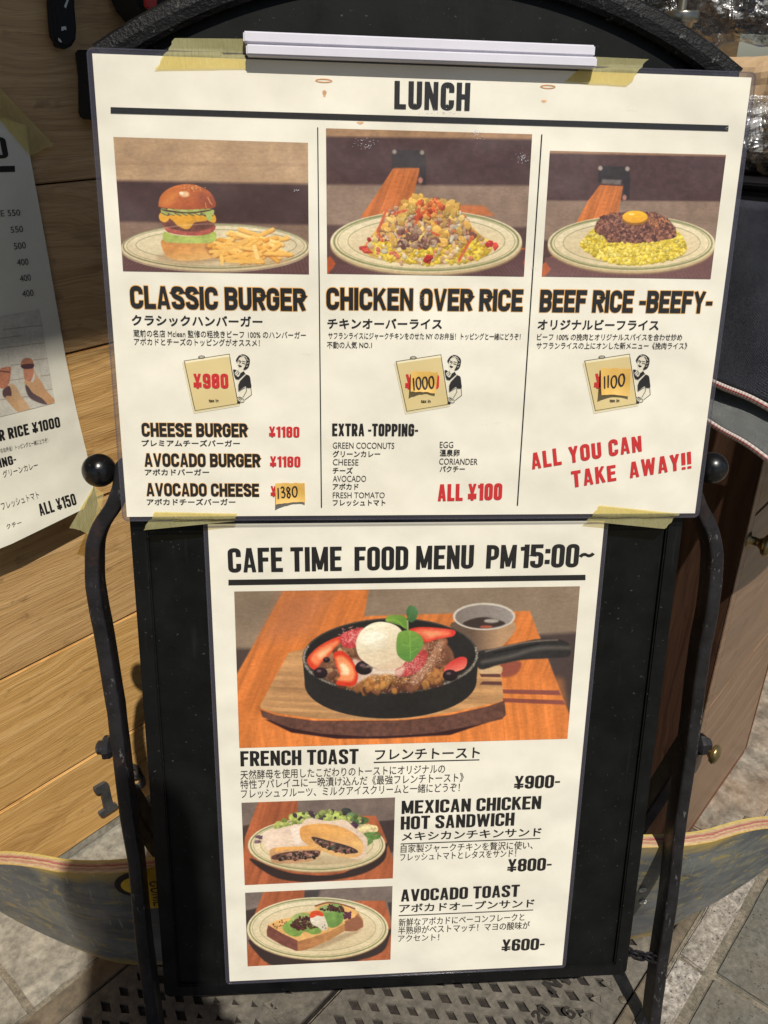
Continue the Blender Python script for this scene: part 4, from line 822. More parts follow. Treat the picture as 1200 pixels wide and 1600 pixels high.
# ---------------------------------------------------------------- lettering
def arcpath(pts, rad, closed=False, n=4):
    """polyline; points given as (x, y, 1) get a rounded corner"""
    out = []; m = len(pts)
    for i, p in enumerate(pts):
        if len(p) < 3 or (not closed and i in (0, m - 1)): out.append(Vector(p[:2])); continue
        q = Vector(p[:2]); a = Vector(pts[i - 1][:2]); b = Vector(pts[(i + 1) % m][:2])
        r = min(rad, (a - q).length * .5 if len(pts[i - 1]) > 2 else (a - q).length, (b - q).length * .5 if len(pts[(i + 1) % m]) > 2 else (b - q).length)
        A = q + (a - q).normalized() * r; B = q + (b - q).normalized() * r
        for k in range(n + 1):
            t = k / n; s = q + (A - q) * (1 - t) ** 2 * 1. + (B - q) * t ** 2 * 1.
            out.append(s)
    return out
def ribbon(P, t, closed=False):
    V = []; n = len(P); h = t / 2
    for i in range(n):
        a = P[i - 1] if (i > 0 or closed) else None; b = P[(i + 1) % n] if (i < n - 1 or closed) else None
        d1 = (P[i] - a).normalized() if a is not None else None; d2 = (b - P[i]).normalized() if b is not None else None
        if d1 is None: d1 = d2
        if d2 is None: d2 = d1
        n1 = Vector((-d1.y, d1.x)); n2 = Vector((-d2.y, d2.x)); nn = (n1 + n2)
        if nn.length < .2: nn = n1
        nn.normalize(); k = h / max(nn.dot(n1), .55)
        V += [P[i] + nn * k, P[i] - nn * k]
    F = [(2 * i, 2 * i + 1, 2 * ((i + 1) % n) + 1, 2 * ((i + 1) % n)) for i in range(n if closed else n - 1)]
    return V, F
def glyphs(t, w):
    l, r, b, T = t / 2, w - t / 2, t / 2, 1 - t / 2; c = w / 2; m = .52
    G = {}
    st = lambda x: [(x, 0), (x, 1)]
    G['A'] = (w * 1.04, [[(l * .95, 0), (c - t * .10, 1)], [(w * 1.04 - l * .95, 0), (c + t * .14, 1)], [(l + .02, .26), (r, .26)]], .8)
    G['B'] = (w, [st(l), [(l, T), (r, T, 1), (r - .01, m, 1), (l, m)], [(l, m), (r, m, 1), (r, b, 1), (l, b)]], 1)
    G['C'] = (w, [[(r, .64), (r, T, 1), (l, T, 1), (l, b, 1), (r, b, 1), (r, .36)]], 1)
    G['D'] = (w, [st(l), [(l, T), (r, T, 1), (r, b, 1), (l, b)]], 1)
    G['E'] = (w * .9, [st(l), [(l, T), (w * .9, T)], [(l, m), (w * .82, m)], [(l, b), (w * .9, b)]], 1)
    G['F'] = (w * .88, [st(l), [(l, T), (w * .88, T)], [(l, m), (w * .8, m)]], 1)
    G['G'] = (w, [[(r, .66), (r, T, 1), (l, T, 1), (l, b, 1), (r, b, 1), (r, .5), (c, .5)]], 1)
    G['H'] = (w, [st(l), st(r), [(l, .5), (r, .5)]], 1)
    G['I'] = (t, [st(l)], 1)
    G['J'] = (w * .7, [[(0, b), (w * .7 - l, b, 1), (w * .7 - l, 1)]], 1)
    G['K'] = (w * 1.02, [st(l), [(l, .38), (r + .01, 1)], [(c - .01, .56), (r + .03, 0)]], .9)
    G['L'] = (w * .86, [st(l), [(l, b), (w * .86, b)]], 1)
    W = w * 1.32
    G['M'] = (W, [st(l), st(W - l), [(l + .01, 1), (W / 2, .08)], [(W - l - .01, 1), (W / 2, .08)]], .85)
    G['N'] = (w * 1.04, [st(l), st(w * 1.04 - l), [(l, 1), (w * 1.04 - l, 0)]], .9)
    G['O'] = (w, [[(l, b, 1), (l, T, 1), (r, T, 1), (r, b, 1), 'c']], 1)
    G['P'] = (w, [st(l), [(l, T), (r, T, 1), (r, .44, 1), (l, .44)]], 1)
    G['R'] = (w, [st(l), [(l, T), (r, T, 1), (r, .48, 1), (l, .48)], [(c + .01, .47), (r + .01, 0)]], 1)
    G['S'] = (w, [[(r, .68), (r, T, 1), (l, T, 1), (l, .60, 1), (r, .42, 1), (r, b, 1), (l, b, 1), (l, .32)]], 1)
    G['T'] = (w * .98, [[(0, T), (w * .98, T)], [(w * .49, 0), (w * .49, 1)]], 1)
    G['U'] = (w, [[(l, 1), (l, b, 1), (r, b, 1), (r, 1)]], 1)
    G['V'] = (w * 1.04, [[(l * .9, 1), (c, 0)], [(w * 1.04 - l * .9, 1), (c + .015, 0)]], .85)
    G['W'] = (w * 1.5, [[(l * .9, 1), (w * .42, 0)], [(w * .75, .95), (w * .42, 0)], [(w * .75, .95), (w * 1.08, 0)], [(w * 1.5 - l * .9, 1), (w * 1.08, 0)]], .8)
    G['X'] = (w * 1.06, [[(l, 1), (w * 1.06 - l, 0)], [(l, 0), (w * 1.06 - l, 1)]], .9)
    G['Y'] = (w * 1.02, [[(l * .9, 1), (w * .51, .44)], [(w * 1.02 - l * .9, 1), (w * .51, .44)], [(w * .51, 0), (w * .51, .5)]], .92)
    G['Z'] = (w * .95, [[(0, T), (w * .95, T)], [(0, b), (w * .95, b)], [(w * .95 - l, T), (l, b)]], .95)
    G['\u00a5'] = (w * 1.06, G['Y'][1] + [[(.0, .34), (w * 1.02, .34)], [(.0, .17), (w * 1.02, .17)]], .8)
    G['0'] = G['O']
    G['1'] = (w * .66, [[(w * .66 - l, 0), (w * .66 - l, 1)], [(0, .82), (w * .5, .84)]], 1)
    G['2'] = (w, [[(l, .66), (l, T, 1), (r, T, 1), (r, .6, 1), (l, .2, 1), (l, b)], [(l * .4, b), (w, b)]], 1)
    G['3'] = (w, [[(l, .70), (l, T, 1), (r, T, 1), (r, m, 1), (c - .03, m)], [(c - .03, m), (r, m, 1), (r, b, 1), (l, b, 1), (l, .30)]], 1)
    G['4'] = (w, [[(r - .06, 0), (r - .06, 1)], [(0, .24), (w, .24)], [(r - .08, 1), (l, .24)]], .9)
    G['5'] = (w, [[(w * .94, T), (l, T), (l, .56)], [(l, .5), (l, .6, 1), (r, .6, 1), (r, b, 1), (l, b, 1), (l, .3)]], 1)
    G['6'] = (w, [[(r, .68), (r, T, 1), (l, T, 1), (l, b, 1), (r, b, 1), (r, .56, 1), (l, .56)]], 1)
    G['8'] = (w, [[(l, m, 1), (l, T, 1), (r, T, 1), (r, m, 1), 'c'], [(l, b, 1), (l, m, 1), (r, m, 1), (r, b, 1), 'c']], 1)
    G['9'] = (w, [[(l, .32), (l, b, 1), (r, b, 1), (r, T, 1), (l, T, 1), (l, .44, 1), (r, .44)]], 1)
    G['-'] = (w * .55, [[(0, .45), (w * .55, .45)]], .8)
    G[':'] = (t, [[(l, .16), (l, .34)], [(l, .62), (l, .80)]], 1)
    G['!'] = (t, [[(l, 0), (l, .15)], [(l, .27), (l, 1)]], 1.05)
    G['~'] = (w, [[(0, .38), (w * .25, .52, 1), (w * .75, .38, 1), (w, .52)]], .7)
    G[' '] = (w * .36, [], 1)
    return G
def block_text(s, t=.165, w=.40, gap=.055, rad=.16, z=1.5e-5, jitter=0):
    G = glyphs(t, w); V = []; F = []; x = 0; rr = random.Random(len(s)); lay = 0
    for ch in s:
        gw, paths, tf = G[ch]
        dy = rr.uniform(-jitter, jitter)
        for i, p in enumerate(paths):
            closed = p and p[-1] == 'c'; p = p[:-1] if closed else p
            a, f = ribbon(arcpath(p, rad, closed), t * tf, closed); o = len(V)
            V += [(x + q.x, min(1.0, max(0.0, q.y)) * (1 + dy), (i + 1) * z) for q in a]; F += [tuple(k + o for k in g) for g in f]
        x += gw + gap
    return V, F, x - gap
_tc = {}
def font_text(s, off=0., spacing=1.):
    key = (s, off, spacing)
    if key in _tc: return _tc[key]
    c = bpy.data.curves.new('t', 'FONT'); c.body = s; c.size = 1; c.resolution_u = 3; c.offset = off; c.space_character = spacing
    o = bpy.data.objects.new('t', c); COL.objects.link(o); bpy.context.view_layer.update()
    me = bpy.data.meshes.new_from_object(o.evaluated_get(bpy.context.evaluated_depsgraph_get()))
    V = [(v.co.x, v.co.y, 0.) for v in me.vertices]; F = [tuple(p.vertices) for p in me.polygons]
    bpy.data.objects.remove(o); bpy.data.curves.remove(c); bpy.data.meshes.remove(me)
    _tc[key] = (V, F); return V, F

def spread(V, F, r, n):
    """the same flat shape repeated round a small circle: bolder letters"""
    V2, F2 = [], []
    for i in range(n):
        a = 2 * math.pi * (i + .5) / n; o = len(V2)
        V2 += [(v[0] + r * math.cos(a), v[1] + r * math.sin(a), (v[2] if len(v) > 2 else 0) * .4 + i * 8e-6) for v in V]; F2 += [tuple(k + o for k in f) for f in F]
    return V2, F2
class Sheet:
    """a flat printed thing: pixel corners are turned into places on its own plane, then everything is laid out there"""
    def __init__(s, root, frame, off=0., warp=None): s.r = root; s.f = frame; s.off = off; s.warp = warp
    def L(s, px, py): return Vector(s.f.loc(px, py, s.off))
    def put(s, name, V, F, m, z, **k):
        wz = s.warp or (lambda x, y: 0.)
        return mesh(name, [(v[0], v[1], s.off + z + wz(v[0], v[1]) + (v[2] if len(v) > 2 else 0)) for v in V], F, m, s.r, **k)
    def quad(s, name, q, m, z, uv=False, n=1):
        P = [s.L(*c) for c in q]
        if n == 1:
            return s.put(name, P, [(3, 2, 1, 0)] if True else None, m, z, uv=[(0, 1), (1, 1), (1, 0), (0, 0)])
        V = []; U = []
        for j in range(n + 1):
            for i in range(n + 1):
                u, v = i / n, j / n; V.append((P[0] * (1 - u) + P[1] * u) * (1 - v) + (P[3] * (1 - u) + P[2] * u) * v); U.append((u, 1 - v))
        F = [((j + 1) * (n + 1) + i, (j + 1) * (n + 1) + i + 1, j * (n + 1) + i + 1, j * (n + 1) + i) for j in range(n) for i in range(n)]
        return s.put(name, V, F, m, z, uv=U)
    def fit(s, V, F, x0, x1, ylo, yhi, a, b, h, name, m, z):
        """fit a flat shape: its x0..x1 goes from pixel a to pixel b, its ylo..yhi is h pixels tall"""
        A, B = s.L(*a), s.L(*b); H = (s.L(a[0], a[1] - h) - A).length * .5 + (s.L(b[0], b[1] - h) - B).length * .5
        d = (B - A); up = Vector((-d.y, d.x)).normalized(); sx = 1 / (x1 - x0); sy = H / (yhi - ylo)
        return s.put(name, [tuple(A + d * ((v[0] - x0) * sx) + up * ((v[1] - ylo) * sy)) + ((v[2] if len(v) > 2 else 0) * 1.,) for v in V], F, m, z)
    def block(s, txt, a, b, h, m='ink', z=.0004, name='heading', outline=0, **k):
        V, F, w = block_text(txt, **k)
        if outline:
            V2, F2 = spread(V, F, outline, 8); s.fit(V2, F2, 0, w, 0, 1, a, b, h, name + '_outline', MT['gold'], z - .0003)
        return s.fit(V, F, 0, w, 0, 1, a, b, h, name, MT[m], z)
    def caps(s, t, a, b, h, m='ink', off=.03, outline=None, name='dish_name', z=.0004):
        V, F = font_text(t, 0.); x0 = min(v[0] for v in V); x1 = max(v[0] for v in V)
        if off > .004: V, F = spread(V, F, off, 4)
        if outline:
            V2, F2 = font_text(t, off + outline); s.fit(V2, F2, x0, x1, 0, .69, a, b, h, name + '_outline', MT['gold'], z - .00012)
        return s.fit(V, F, x0, x1, 0, .69, a, b, h, name, MT[m], z)
    def jp(s, t, a, b, h, m='ink', off=0., name='japanese_text', z=.0004):
        V, F = font_text(t, 0.); x0 = min(v[0] for v in V); x1 = max(v[0] for v in V)
        if off > .004: V, F = spread(V, F, off, 4)
        return s.fit(V, F, x0, x1, -.07, .80, a, b, h, name, MT[m], z)
    def bar(s, pts, m, z, name): P = [s.L(*c) for c in pts]; return s.put(name, P, [tuple(reversed(range(len(P))))], MT[m], z)
AWV = .93
# ================================================================ frames of the place
LR1 = c2w((.997, .006, -.079)); LR2 = c2w((.01, .958, .288)); LT = C0 + c2w((.028, .14, -.569))
F_L = Frame(LT, LR1, LR2)
F_C = Frame(C0 + c2w((.016, -.209, -.680)), c2w((.997, .007, -.0755)), c2w((.017, .958, .286)))
nb = c2w((.075, -.2875, .9545)).normalized()
_r = ray(615, 1300); ob = C0 + _r * (-.5905 / _r.dot(nb))
F_B = Frame(ob, LR1 - nb * LR1.dot(nb), nb.cross(LR1))
AZ = math.radians(41.335)
D1 = Vector((math.sin(AZ), math.cos(AZ), 0)); DV = Vector((math.cos(AZ), -math.sin(AZ), 0)); UP = Vector((0, 0, 1))
WB = Vector((-.350, .696, 0))
F_W = Frame(WB, D1, UP)                       # wooden wall, z out of the wall
def G(u, v, z=0.): return WB + D1 * u + DV * v + UP * z
F_G = Frame(WB, D1, -DV)                      # ground: x = u, y = -v, z up

# ================================================================ ground
ground = tag(box('ground', -5, 5, -5, 5, -.12, -.012, MT['mortar']), kind='structure')
for a_, b_ in ((-1.2, -.5860), (-.1385, .03)):
    o = box('mortar_bed', -3, 3, a_, b_, -.02, -.0022, MT['mortar'], ground); o.matrix_world = F_G.m
rnd = random.Random(11)
def paver(u0, u1, v0, v1, z, m, rough=0.0, name='paving_stone', gap=.004, bev=.002):
    g = gap / 2; cx = (u0 + u1) / 2; cy = -(v0 + v1) / 2; pts = []
    C = [(u0 + g, -v1 + g), (u1 - g, -v1 + g), (u1 - g, -v0 - g), (u0 + g, -v0 - g)]
    for i in range(4):
        a, b = C[i], C[(i + 1) % 4]
        for k in range(4): pts.append((a[0] + (b[0] - a[0]) * k / 4 + rnd.uniform(-rough, rough) - cx, a[1] + (b[1] - a[1]) * k / 4 + rnd.uniform(-rough, rough) - cy))
    o = prism(name, pts, -.04, z, m, ground, bev, 2)
    o.matrix_world = F_G.m @ Matrix.Translation((cx, cy, 0)); return o
for i in range(-2, 3): paver(i * .9 - .15, i * .9 + .75, -.02, .137, rnd.uniform(-.0015, -.0005), MT['concrete'], .001, 'concrete_slab')
for i in range(-3, 1): paver(.326 + i * .30, .326 + (i + 1) * .30, .588, .618, rnd.uniform(0, .001), MT['granite'], .0012, gap=.003)
paver(.3265, .50, .588, .618, .001, MT['granite'], .0012, gap=.003)
for j in range(3):
    for i in range(-2, 1): paver(.331 + i * .36, .331 + (i + 1) * .36, .6235 + j * .23, .6235 + (j + 1) * .23, rnd.uniform(0, .0006), MT['granite2'], .0004, gap=.0055)
    paver(.331, .50, .6235 + j * .23, .6235 + (j + 1) * .23, .0, MT['granite2'], .0004, gap=.0055)
for i in range(3): paver(.50 + i * .42, .50 + (i + 1) * .42, .10, 1.32, -.001, MT['slab'], .0015, 'stone_slab')
# steel lid frame strips and the two lids
def strip(v0, v1, z, m, nm='lid_frame'):
    o = box(nm, -1.0, 1.0, -v1, -v0, -.03, z, m, ground, .001); o.matrix_world = F_G.m @ Matrix.Translation((-.44, 0, 0)); return o
strip(.139, .1645, .0, MT['frame_steel']); strip(.5735, .5855, .0015, MT['frame_steel'])
def lid(v0, v1, label, tri_rows, letters):
    root = thing('utility_cover', label, 'manhole cover', F_G, group=None)
    u0, u1 = -.42, .495
    V, F = boxvf(u0, u1, -v1, -v0, -.02, -.0035); mesh('cover_base', V, F, MT['lid_dark'], root)
    top = box('cover_plate', u0, u1, -v1 + .0005, -v0 - .0005, -.003, 0, MT['lid'], root)
    e1 = Vector((.0052, -.0072)) * .5; e2 = Vector((-.0042, -.0098)) * .5
    V = []; F = []
    for i in range(-30, 30):
        for j in range(0, 16):
            c = Vector((i * .0205 + j * .011 + .003, -(v0 + .02 + j * .0157)))
            if not (-.2 < c.x < .42 and -v1 + .016 < c.y < -v0 - .014): continue
            if v0 > .3 and c.x - (-c.y - .36) * .9 > .235 - .35 * (-c.y - .36): continue
            s = 1.02 + .1 * math.sin(i * 7 + j * 3)
            if v0 < .3 and -c.y > .26:           # little triangles instead of rhombs near the joint
                pts = [c + e1 * s * .9 + e2 * .2, c - e1 * s * .9 + e2 * .3, c - e2 * 1.1]
            else: pts = [c + (e1 + e2) * s, c + (e2 - e1) * s, c - (e1 + e2) * s, c + (e1 - e2) * s]
            n = len(pts); o = len(V); V += [(q.x, q.y, -.01) for q in pts] + [(q.x, q.y, .01) for q in pts]
            F += [tuple(o + k for k in range(n)), tuple(o + n + k for k in range(n))] + [(o + k, o + (k + 1) % n, o + n + (k + 1) % n, o + n + k) for k in range(n)]
    cut = fixn(mesh('cutter', V, F, MT['lid_dark'])); cut.matrix_world = F_G.m
    bpy.context.view_layer.update()
    md = top.modifiers.new('b', 'BOOLEAN'); md.object = cut; md.operation = 'DIFFERENCE'; md.solver = 'EXACT'
    bpy.context.view_layer.update()
    me = bpy.data.meshes.new_from_object(top.evaluated_get(bpy.context.evaluated_depsgraph_get())); top.modifiers.clear(); top.data = me
    bpy.data.objects.remove(cut)
    for px, py in tri_rows:
        c = Vector(F_G.loc(px, py)); q = [c + Vector((.008, 0)), c + Vector((-.005, .007)), c + Vector((-.005, -.007))]
        qi = [c + (p - c) * .45 for p in q]; ringprism('raised_triangle', q, qi, 0, .0012, MT['lid'], root)
    for s, px, py, px2, py2, h in letters:
        V, F, w = block_text(s, t=.2, w=.6); a = Vector(F_G.loc(px, py)); b = Vector(F_G.loc(px2, py2)); d = (b - a); up = Vector((-d.y, d.x)).normalized() * h
        o = mesh('raised_letters', [tuple(a + d * (x / w) + up * y) + (.0015 + z,) for x, y, z in V], F, MT['lid_dark'], root)
    return root
lid(.1665, .3435, 'cast iron cover with small recesses, mostly in shade, under the left half of the board', [(440, 1592), (425, 1570)], [])
lid(.3505, .572, 'cast iron cover with raised letters and triangles under the right half of the board',
    [(952, 1537), (936, 1562), (920, 1587), (905, 1598), (968, 1512)], [('N', 866, 1556, 880, 1541, .016), ('W', 886, 1545, 905, 1524, .014), ('20', 845, 1602, 862, 1583, .013), ('6', 893, 1596, 902, 1587, .013)])
bolt = lathe('cover_bolt', [(0, .0), (.004, 0), (.004, .001), (.0035, .0016), (0, .0016)], 14, MT['frame_steel'], None)
bolt.matrix_world = F_G.m @ Matrix.Translation((*F_G.loc(973, 1563), 0)); tag(bolt, 'small round steel bolt head set at the right edge of the utility cover', 'bolt')

# ================================================================ wooden wall
wall = thing('wooden_wall', 'wall of wide worn oak planks behind the menu board on the left', 'wall', F_W)
box('backing', -1.0, 1.6, 0, 2.6, -.06, -.022, MT['gap'], wall)
ZS = [.012, .1235, .2785, .432, .5845, .733, .885, 1.04, 1.19, 1.34, 1.5, 1.65, 1.8, 1.95, 2.1, 2.25, 2.4]
BUTT = {3: [.0785], 1: [-.2], 2: [-.35, .5], 0: [.55], 4: [.6], 5: [-.1, .9], 6: [.2]}
for i in range(len(ZS) - 1):
    cuts = [-1.0] + BUTT.get(i, []) + [1.6]
    for a, b in zip(cuts[:-1], cuts[1:]):
        V, F = boxvf(a + .0006, b - .0006, ZS[i] + .0008, ZS[i + 1] - .0008, -.022, rnd.uniform(-.0012, .0004))
        cx, cy = (a + b) / 2, (ZS[i] + ZS[i + 1]) / 2
        o = mesh('plank', [(x - cx, y - cy, z) for x, y, z in V], F, MT['plank'], wall); bevel(o, .0012, 2); o.location = (cx, cy, 0)
box('plank', -1.0, 1.6, .0, .0118, -.022, -.0016, MT['concrete'], wall)
# cast numerals
def numeral(name, label, poly, holes=None):
    pts = [F_W.loc(*q) for q in poly]; cx = sum(p[0] for p in pts) / len(pts); cy = sum(p[1] for p in pts) / len(pts)
    o = prism(name, [(x - cx, y - cy) for x, y in pts], 0, .0045, MT['iron_num'], None); o.matrix_world = F_W.m @ Matrix.Translation((cx, cy, .0005)); tag(o, label, 'number')
    return o
def z7(x, y): return (x / 4.6154, 1120 + y / 4.6154)
numeral('house_numeral', 'small iron numeral 1 on the lowest plank left of the board leg', [z7(*q) for q in ((668, 512), (672, 500), (740, 462), (765, 466), (785, 560), (800, 618), (825, 612), (835, 630), (825, 645), (730, 706), (710, 706), (702, 690), (706, 680), (742, 655), (728, 590), (716, 535), (690, 545), (675, 540))])
F3 = []
for s, e, r in (((952, 385), -140, 52), ((985, 455), -100, 56)):
    for k in range(9):
        a = math.radians(e + 230 * k / 8); F3.append(z7(s[0] + r * math.cos(a) * .95, s[1] + r * math.sin(a)))
for s, a0, r in (((985, 455), 120, 26), ((955, 385), 100, 24)):
    for k in range(6):
        a = math.radians(a0 - 210 * k / 5); F3.append(z7(s[0] - 8 + r * math.cos(a) * .9, s[1] + r * math.sin(a)))
numeral('house_numeral', 'small iron numeral 3 on the lowest plank, half hidden behind the left iron leg', F3)

# ---------------- menu on the wall
root = thing('wall_menu', 'white paper menu taped to the wooden wall at the left edge, partly in shade', 'menu', F_W)
def wm(x, y): return .0035 + .016 * max(0., (.56 - y) / .12) ** 2 * (1 if y < .56 else 0)
S = Sheet(root, F_W, 0.0, wm)
right = [(0, 184), (20, 185), (36, 186), (43, 240), (54, 300), (72, 400), (86, 480), (100, 560), (114, 630), (127, 700), (133, 745), (133, 757), (124, 768)]
bot = [(108, 795), (80, 806), (40, 822), (0, 838)]
R = [S.L(*q) for q in right]; B_ = [S.L(*q) for q in bot]
out = [(q.x, q.y) for q in R + B_]; xl = -.30
top_y = R[0].y + .0; 
# rows of a grid from the left edge to the outline
ys = sorted({round(q[1], 5) for q in out}, reverse=True)
def xr(y):
    best = None
    for (x0, y0), (x1, y1) in zip(out[:-1], out[1:]):
        if (y0 - y) * (y1 - y) <= 0 and y0 != y1:
            x = x0 + (x1 - x0) * (y - y0) / (y1 - y0); best = x if best is None else max(best, x)
    return best
rows = np.linspace(out[0][1] - .0001, out[-1][1], 60); V = []; F = []
for y in rows:
    x = xr(y) or out[-1][0]
    for i in range(7): V.append((xl + (x - xl) * i / 6, y))
F = [(j * 7 + i, (j + 1) * 7 + i, (j + 1) * 7 + i + 1, j * 7 + i + 1) for j in range(59) for i in range(6)]
S.put('paper', V, F, MT['paper_plain'], 0, smooth=True)
IM = {}
def pmat(nm, fn, coat=.12): im = make_image(nm, fn()); return print_mat(nm, im, coat)
S.quad('printed_photo', [(-23, 496.6), (58, 481.6), (82.4, 628), (-23, 654.7)], pmat('photo_ice_cream_cones', pic_cones, 0.), .0003, n=8)
for t, a, b, h in (('0', (-11, 248), (10.5, 246.5), 33),): S.block(t, a, b, h)
S.bar([(-60, 260), (19.5, 258.5), (20, 268), (-60, 270)], 'ink', .0004, 'rule')
for t, a, b, h in (('CE 550', (-12, 338), (28.5, 336), 9.5), ('550', (14, 363), (33, 361.5), 9.5), ('500', (19, 389), (37.5, 387), 10), ('400', (24, 414.5), (41.5, 412.5), 10), ('400', (28.5, 439.5), (45.5, 437), 10), ('400', (32, 463.5), (49.5, 461), 10)):
    S.caps(t, a, b, h, off=.0, name='price', m='ink_soft')
S.block('ER RICE \u00a51000', (-14, 689), (90, 664.5), 16.5); S.block('ING-', (-6, 727), (20, 720), 13.5); S.block('ALL \u00a5150', (48, 797), (104.5, 779), 17)
for t, a, b, h in (('のお弁当！トッピングと一緒にどうぞ！', (-4, 705), (70, 688), 7), ('グリーンカレー', (-2, 742), (52, 727), 10), ('フレッシュトマト', (-8, 790), (50, 771), 11), ('クチー', (-4, 817), (19, 810), 7)): S.jp(t, a, b, h, 'ink_soft', .004)
def tape(label, q, frame, z, sh=None, n=8, jag=.0008, curl=0.):
    """strip of masking tape: quad in pixels, ends torn"""
    P = [Vector(frame.loc(*c)) for c in q]; r = random.Random(len(label)); V = []
    cx = sum(p.x for p in P) / 4; cy = sum(p.y for p in P) / 4
    m = 10
    for j in range(m + 1):
        for i in range(n + 1):
            u, v = i / n, j / m; p = (P[0] * (1 - u) + P[1] * u) * (1 - v) + (P[3] * (1 - u) + P[2] * u) * v
            if i in (0, n): p = p + (P[1] - P[0]).normalized() * r.uniform(-jag, jag)
            zz = z(p) if callable(z) else z
            V.append((p.x - cx, p.y - cy, zz + .0003 * noise.noise(Vector((p.x * 120, p.y * 120, 3))) + curl * max(0, u - .7) ** 2))
    F = [((j + 1) * (n + 1) + i, (j + 1) * (n + 1) + i + 1, j * (n + 1) + i + 1, j * (n + 1) + i) for j in range(m) for i in range(n)]
    o = mesh('masking_tape', V, F, MT['tape'], None, True); o.matrix_world = frame.m @ Matrix.Translation((cx, cy, 0)); tag(o, label, 'tape', 'strips of yellow masking tape'); return o
wz = lambda p: wm(p.x, p.y) + .0012
tape('wide pale yellow masking tape over the upper corner of the menu on the wooden wall', [(-40, 100), (80, 226), (44, 243), (-40, 146)], F_W, wz)
tape('yellow masking tape sticking the lower right corner of the wall menu to the planks', [(88, 812), (132, 752), (146, 762), (124, 822)], F_W, wz)

# ---------------- things hanging on the wall, upper left
def hang(name, label, cat_, pts, d, m, bev, base=.001):
    P = [F_W.loc(*q) for q in pts]; cx = sum(p[0] for p in P) / len(P); cy = max(p[1] for p in P)
    o = prism(name, [(x - cx, y - cy) for x, y in P], 0, d, m, None, bev, 3); o.matrix_world = F_W.m @ Matrix.Translation((cx, cy, base)); tag(o, label, cat_); return o
o = hang('black_strap', 'black strap with a rounded end and small white print hanging on the shaded upper wall', 'strap', [(66, -60), (104, -60), (106, 10), (109, 45), (108, 62), (101, 73), (92, 77), (82, 74), (75, 66), (72, 50), (69, 10)], .012, MT['blackcloth'], .003)
for q in ([(96, 42), (103, 41), (104, 47), (99, 46), (99, 48), (96, 48)], [(91, 59), (94, 61), (97, 66), (94, 66), (91, 63)], [(100, 10), (106, -4), (108, -2), (103, 13)]):
    P = [F_W.loc(*c, .0135) for c in q]; w_ = mesh('white_print', [(x, y, .0135) for x, y in P], [tuple(reversed(range(len(P))))], MT['white']); w_.parent = o; w_.matrix_world = F_W.m
o = hang('black_bag', 'black cloth bag with a red tag hanging behind the arched top of the board', 'bag', [(160, -80), (164, 0), (172, 18), (190, 40), (230, 60), (420, 60), (420, -80)], .05, MT['blackcloth'], .008)
t_ = hang('red_tag', 'x', 'tag', [(166, -20), (186, -20), (184, 2), (176, 7), (167, 3)], .004, MT['redtag'], .001, .052); t_.parent = o; t_.matrix_world = F_W.m @ Matrix.Translation((*F_W.loc(175, -8), .052))
for k_ in ('label', 'category'): del t_[k_]
hang('black_pouch', 'narrow black pouch hanging on the wall beside the upper left corner of the lunch menu', 'pouch', [(114, 78), (119, 120), (120, 180), (124, 186), (260, 190), (260, 90), (140, 80)], .02, MT['blackcloth'], .003)
# ================================================================ the black menu board on its iron stand
board = thing('menu_board', 'black arched menu board on a wrought iron stand carrying both laminated menus', 'sign board', F_B)
def bl(px, py, off=0.): return F_B.loc(px, py, off)
xL = bl(203, 810)[0]; xR = bl(1069, 830)[0]; yB = (bl(262, 1560)[1] + bl(977, 1525)[1]) / 2; yS = (bl(140, 75)[1] + bl(1157, 105)[1]) / 2
xL = (bl(203, 810)[0] + bl(262, 1557)[0] + bl(138, 75)[0]) / 3; xR = (bl(1069, 830)[0] + bl(977, 1530)[0] + bl(1158, 105)[0]) / 3
def outline(d, dt=None, nb_=5, rb=.006):
    """board outline inset by d; bottom corners rounded, arched top"""
    dt = d if dt is None else dt
    x0, x1, y0 = xL + d, xR - d, yB + d; W = (xR - xL) / 2; cx = (xL + xR) / 2; R_ = W / math.sin(math.radians(33)); cy = yS - R_ * math.cos(math.radians(33)); rr = R_ - dt
    pts = []
    rb = max(rb - d * .3, .002)
    for k in range(nb_ + 1): a = math.radians(180 + 90 * k / nb_); pts.append((x0 + rb + rb * math.cos(a), y0 + rb + rb * math.sin(a)))
    for k in range(nb_ + 1): a = math.radians(270 + 90 * k / nb_); pts.append((x1 - rb + rb * math.cos(a), y0 + rb + rb * math.sin(a)))
    a1 = math.acos(min(1, (W - d) / rr))
    for k in range(33): a = a1 + (math.pi - 2 * a1) * k / 32; pts.append((cx + rr * math.cos(a), cy + rr * math.sin(a)))
    return pts
o = prism('panel', outline(.006, .008), -.012, -.0045, MT['board'], board)
ringprism('rim', outline(0.), outline(.0125, .015), -.014, -.0006, MT['rim'], board, .0012)
# worn raised band over the arch
oa = outline(-.0008); ia = outline(.0125, .0165)
n_ = 33; A_o = oa[-n_:]; A_i = ia[-n_:]
V = []; F = []
prof = [(0, -.015), (0, .001), (.12, .0035), (.5, .0042), (.85, .003), (1, .0005), (1, -.004)]
for i in range(n_):
    for t, z in prof: V.append((A_o[i][0] * (1 - t) + A_i[i][0] * t, A_o[i][1] * (1 - t) + A_i[i][1] * t, z))
k_ = len(prof)
for i in range(n_ - 1):
    for q in range(k_ - 1): F.append((i * k_ + q, i * k_ + q + 1, (i + 1) * k_ + q + 1, (i + 1) * k_ + q))
F += [tuple(range(k_)), tuple((n_ - 1) * k_ + q for q in range(k_))]
fixn(mesh('arch_band', V, F, MT['arch'], board))
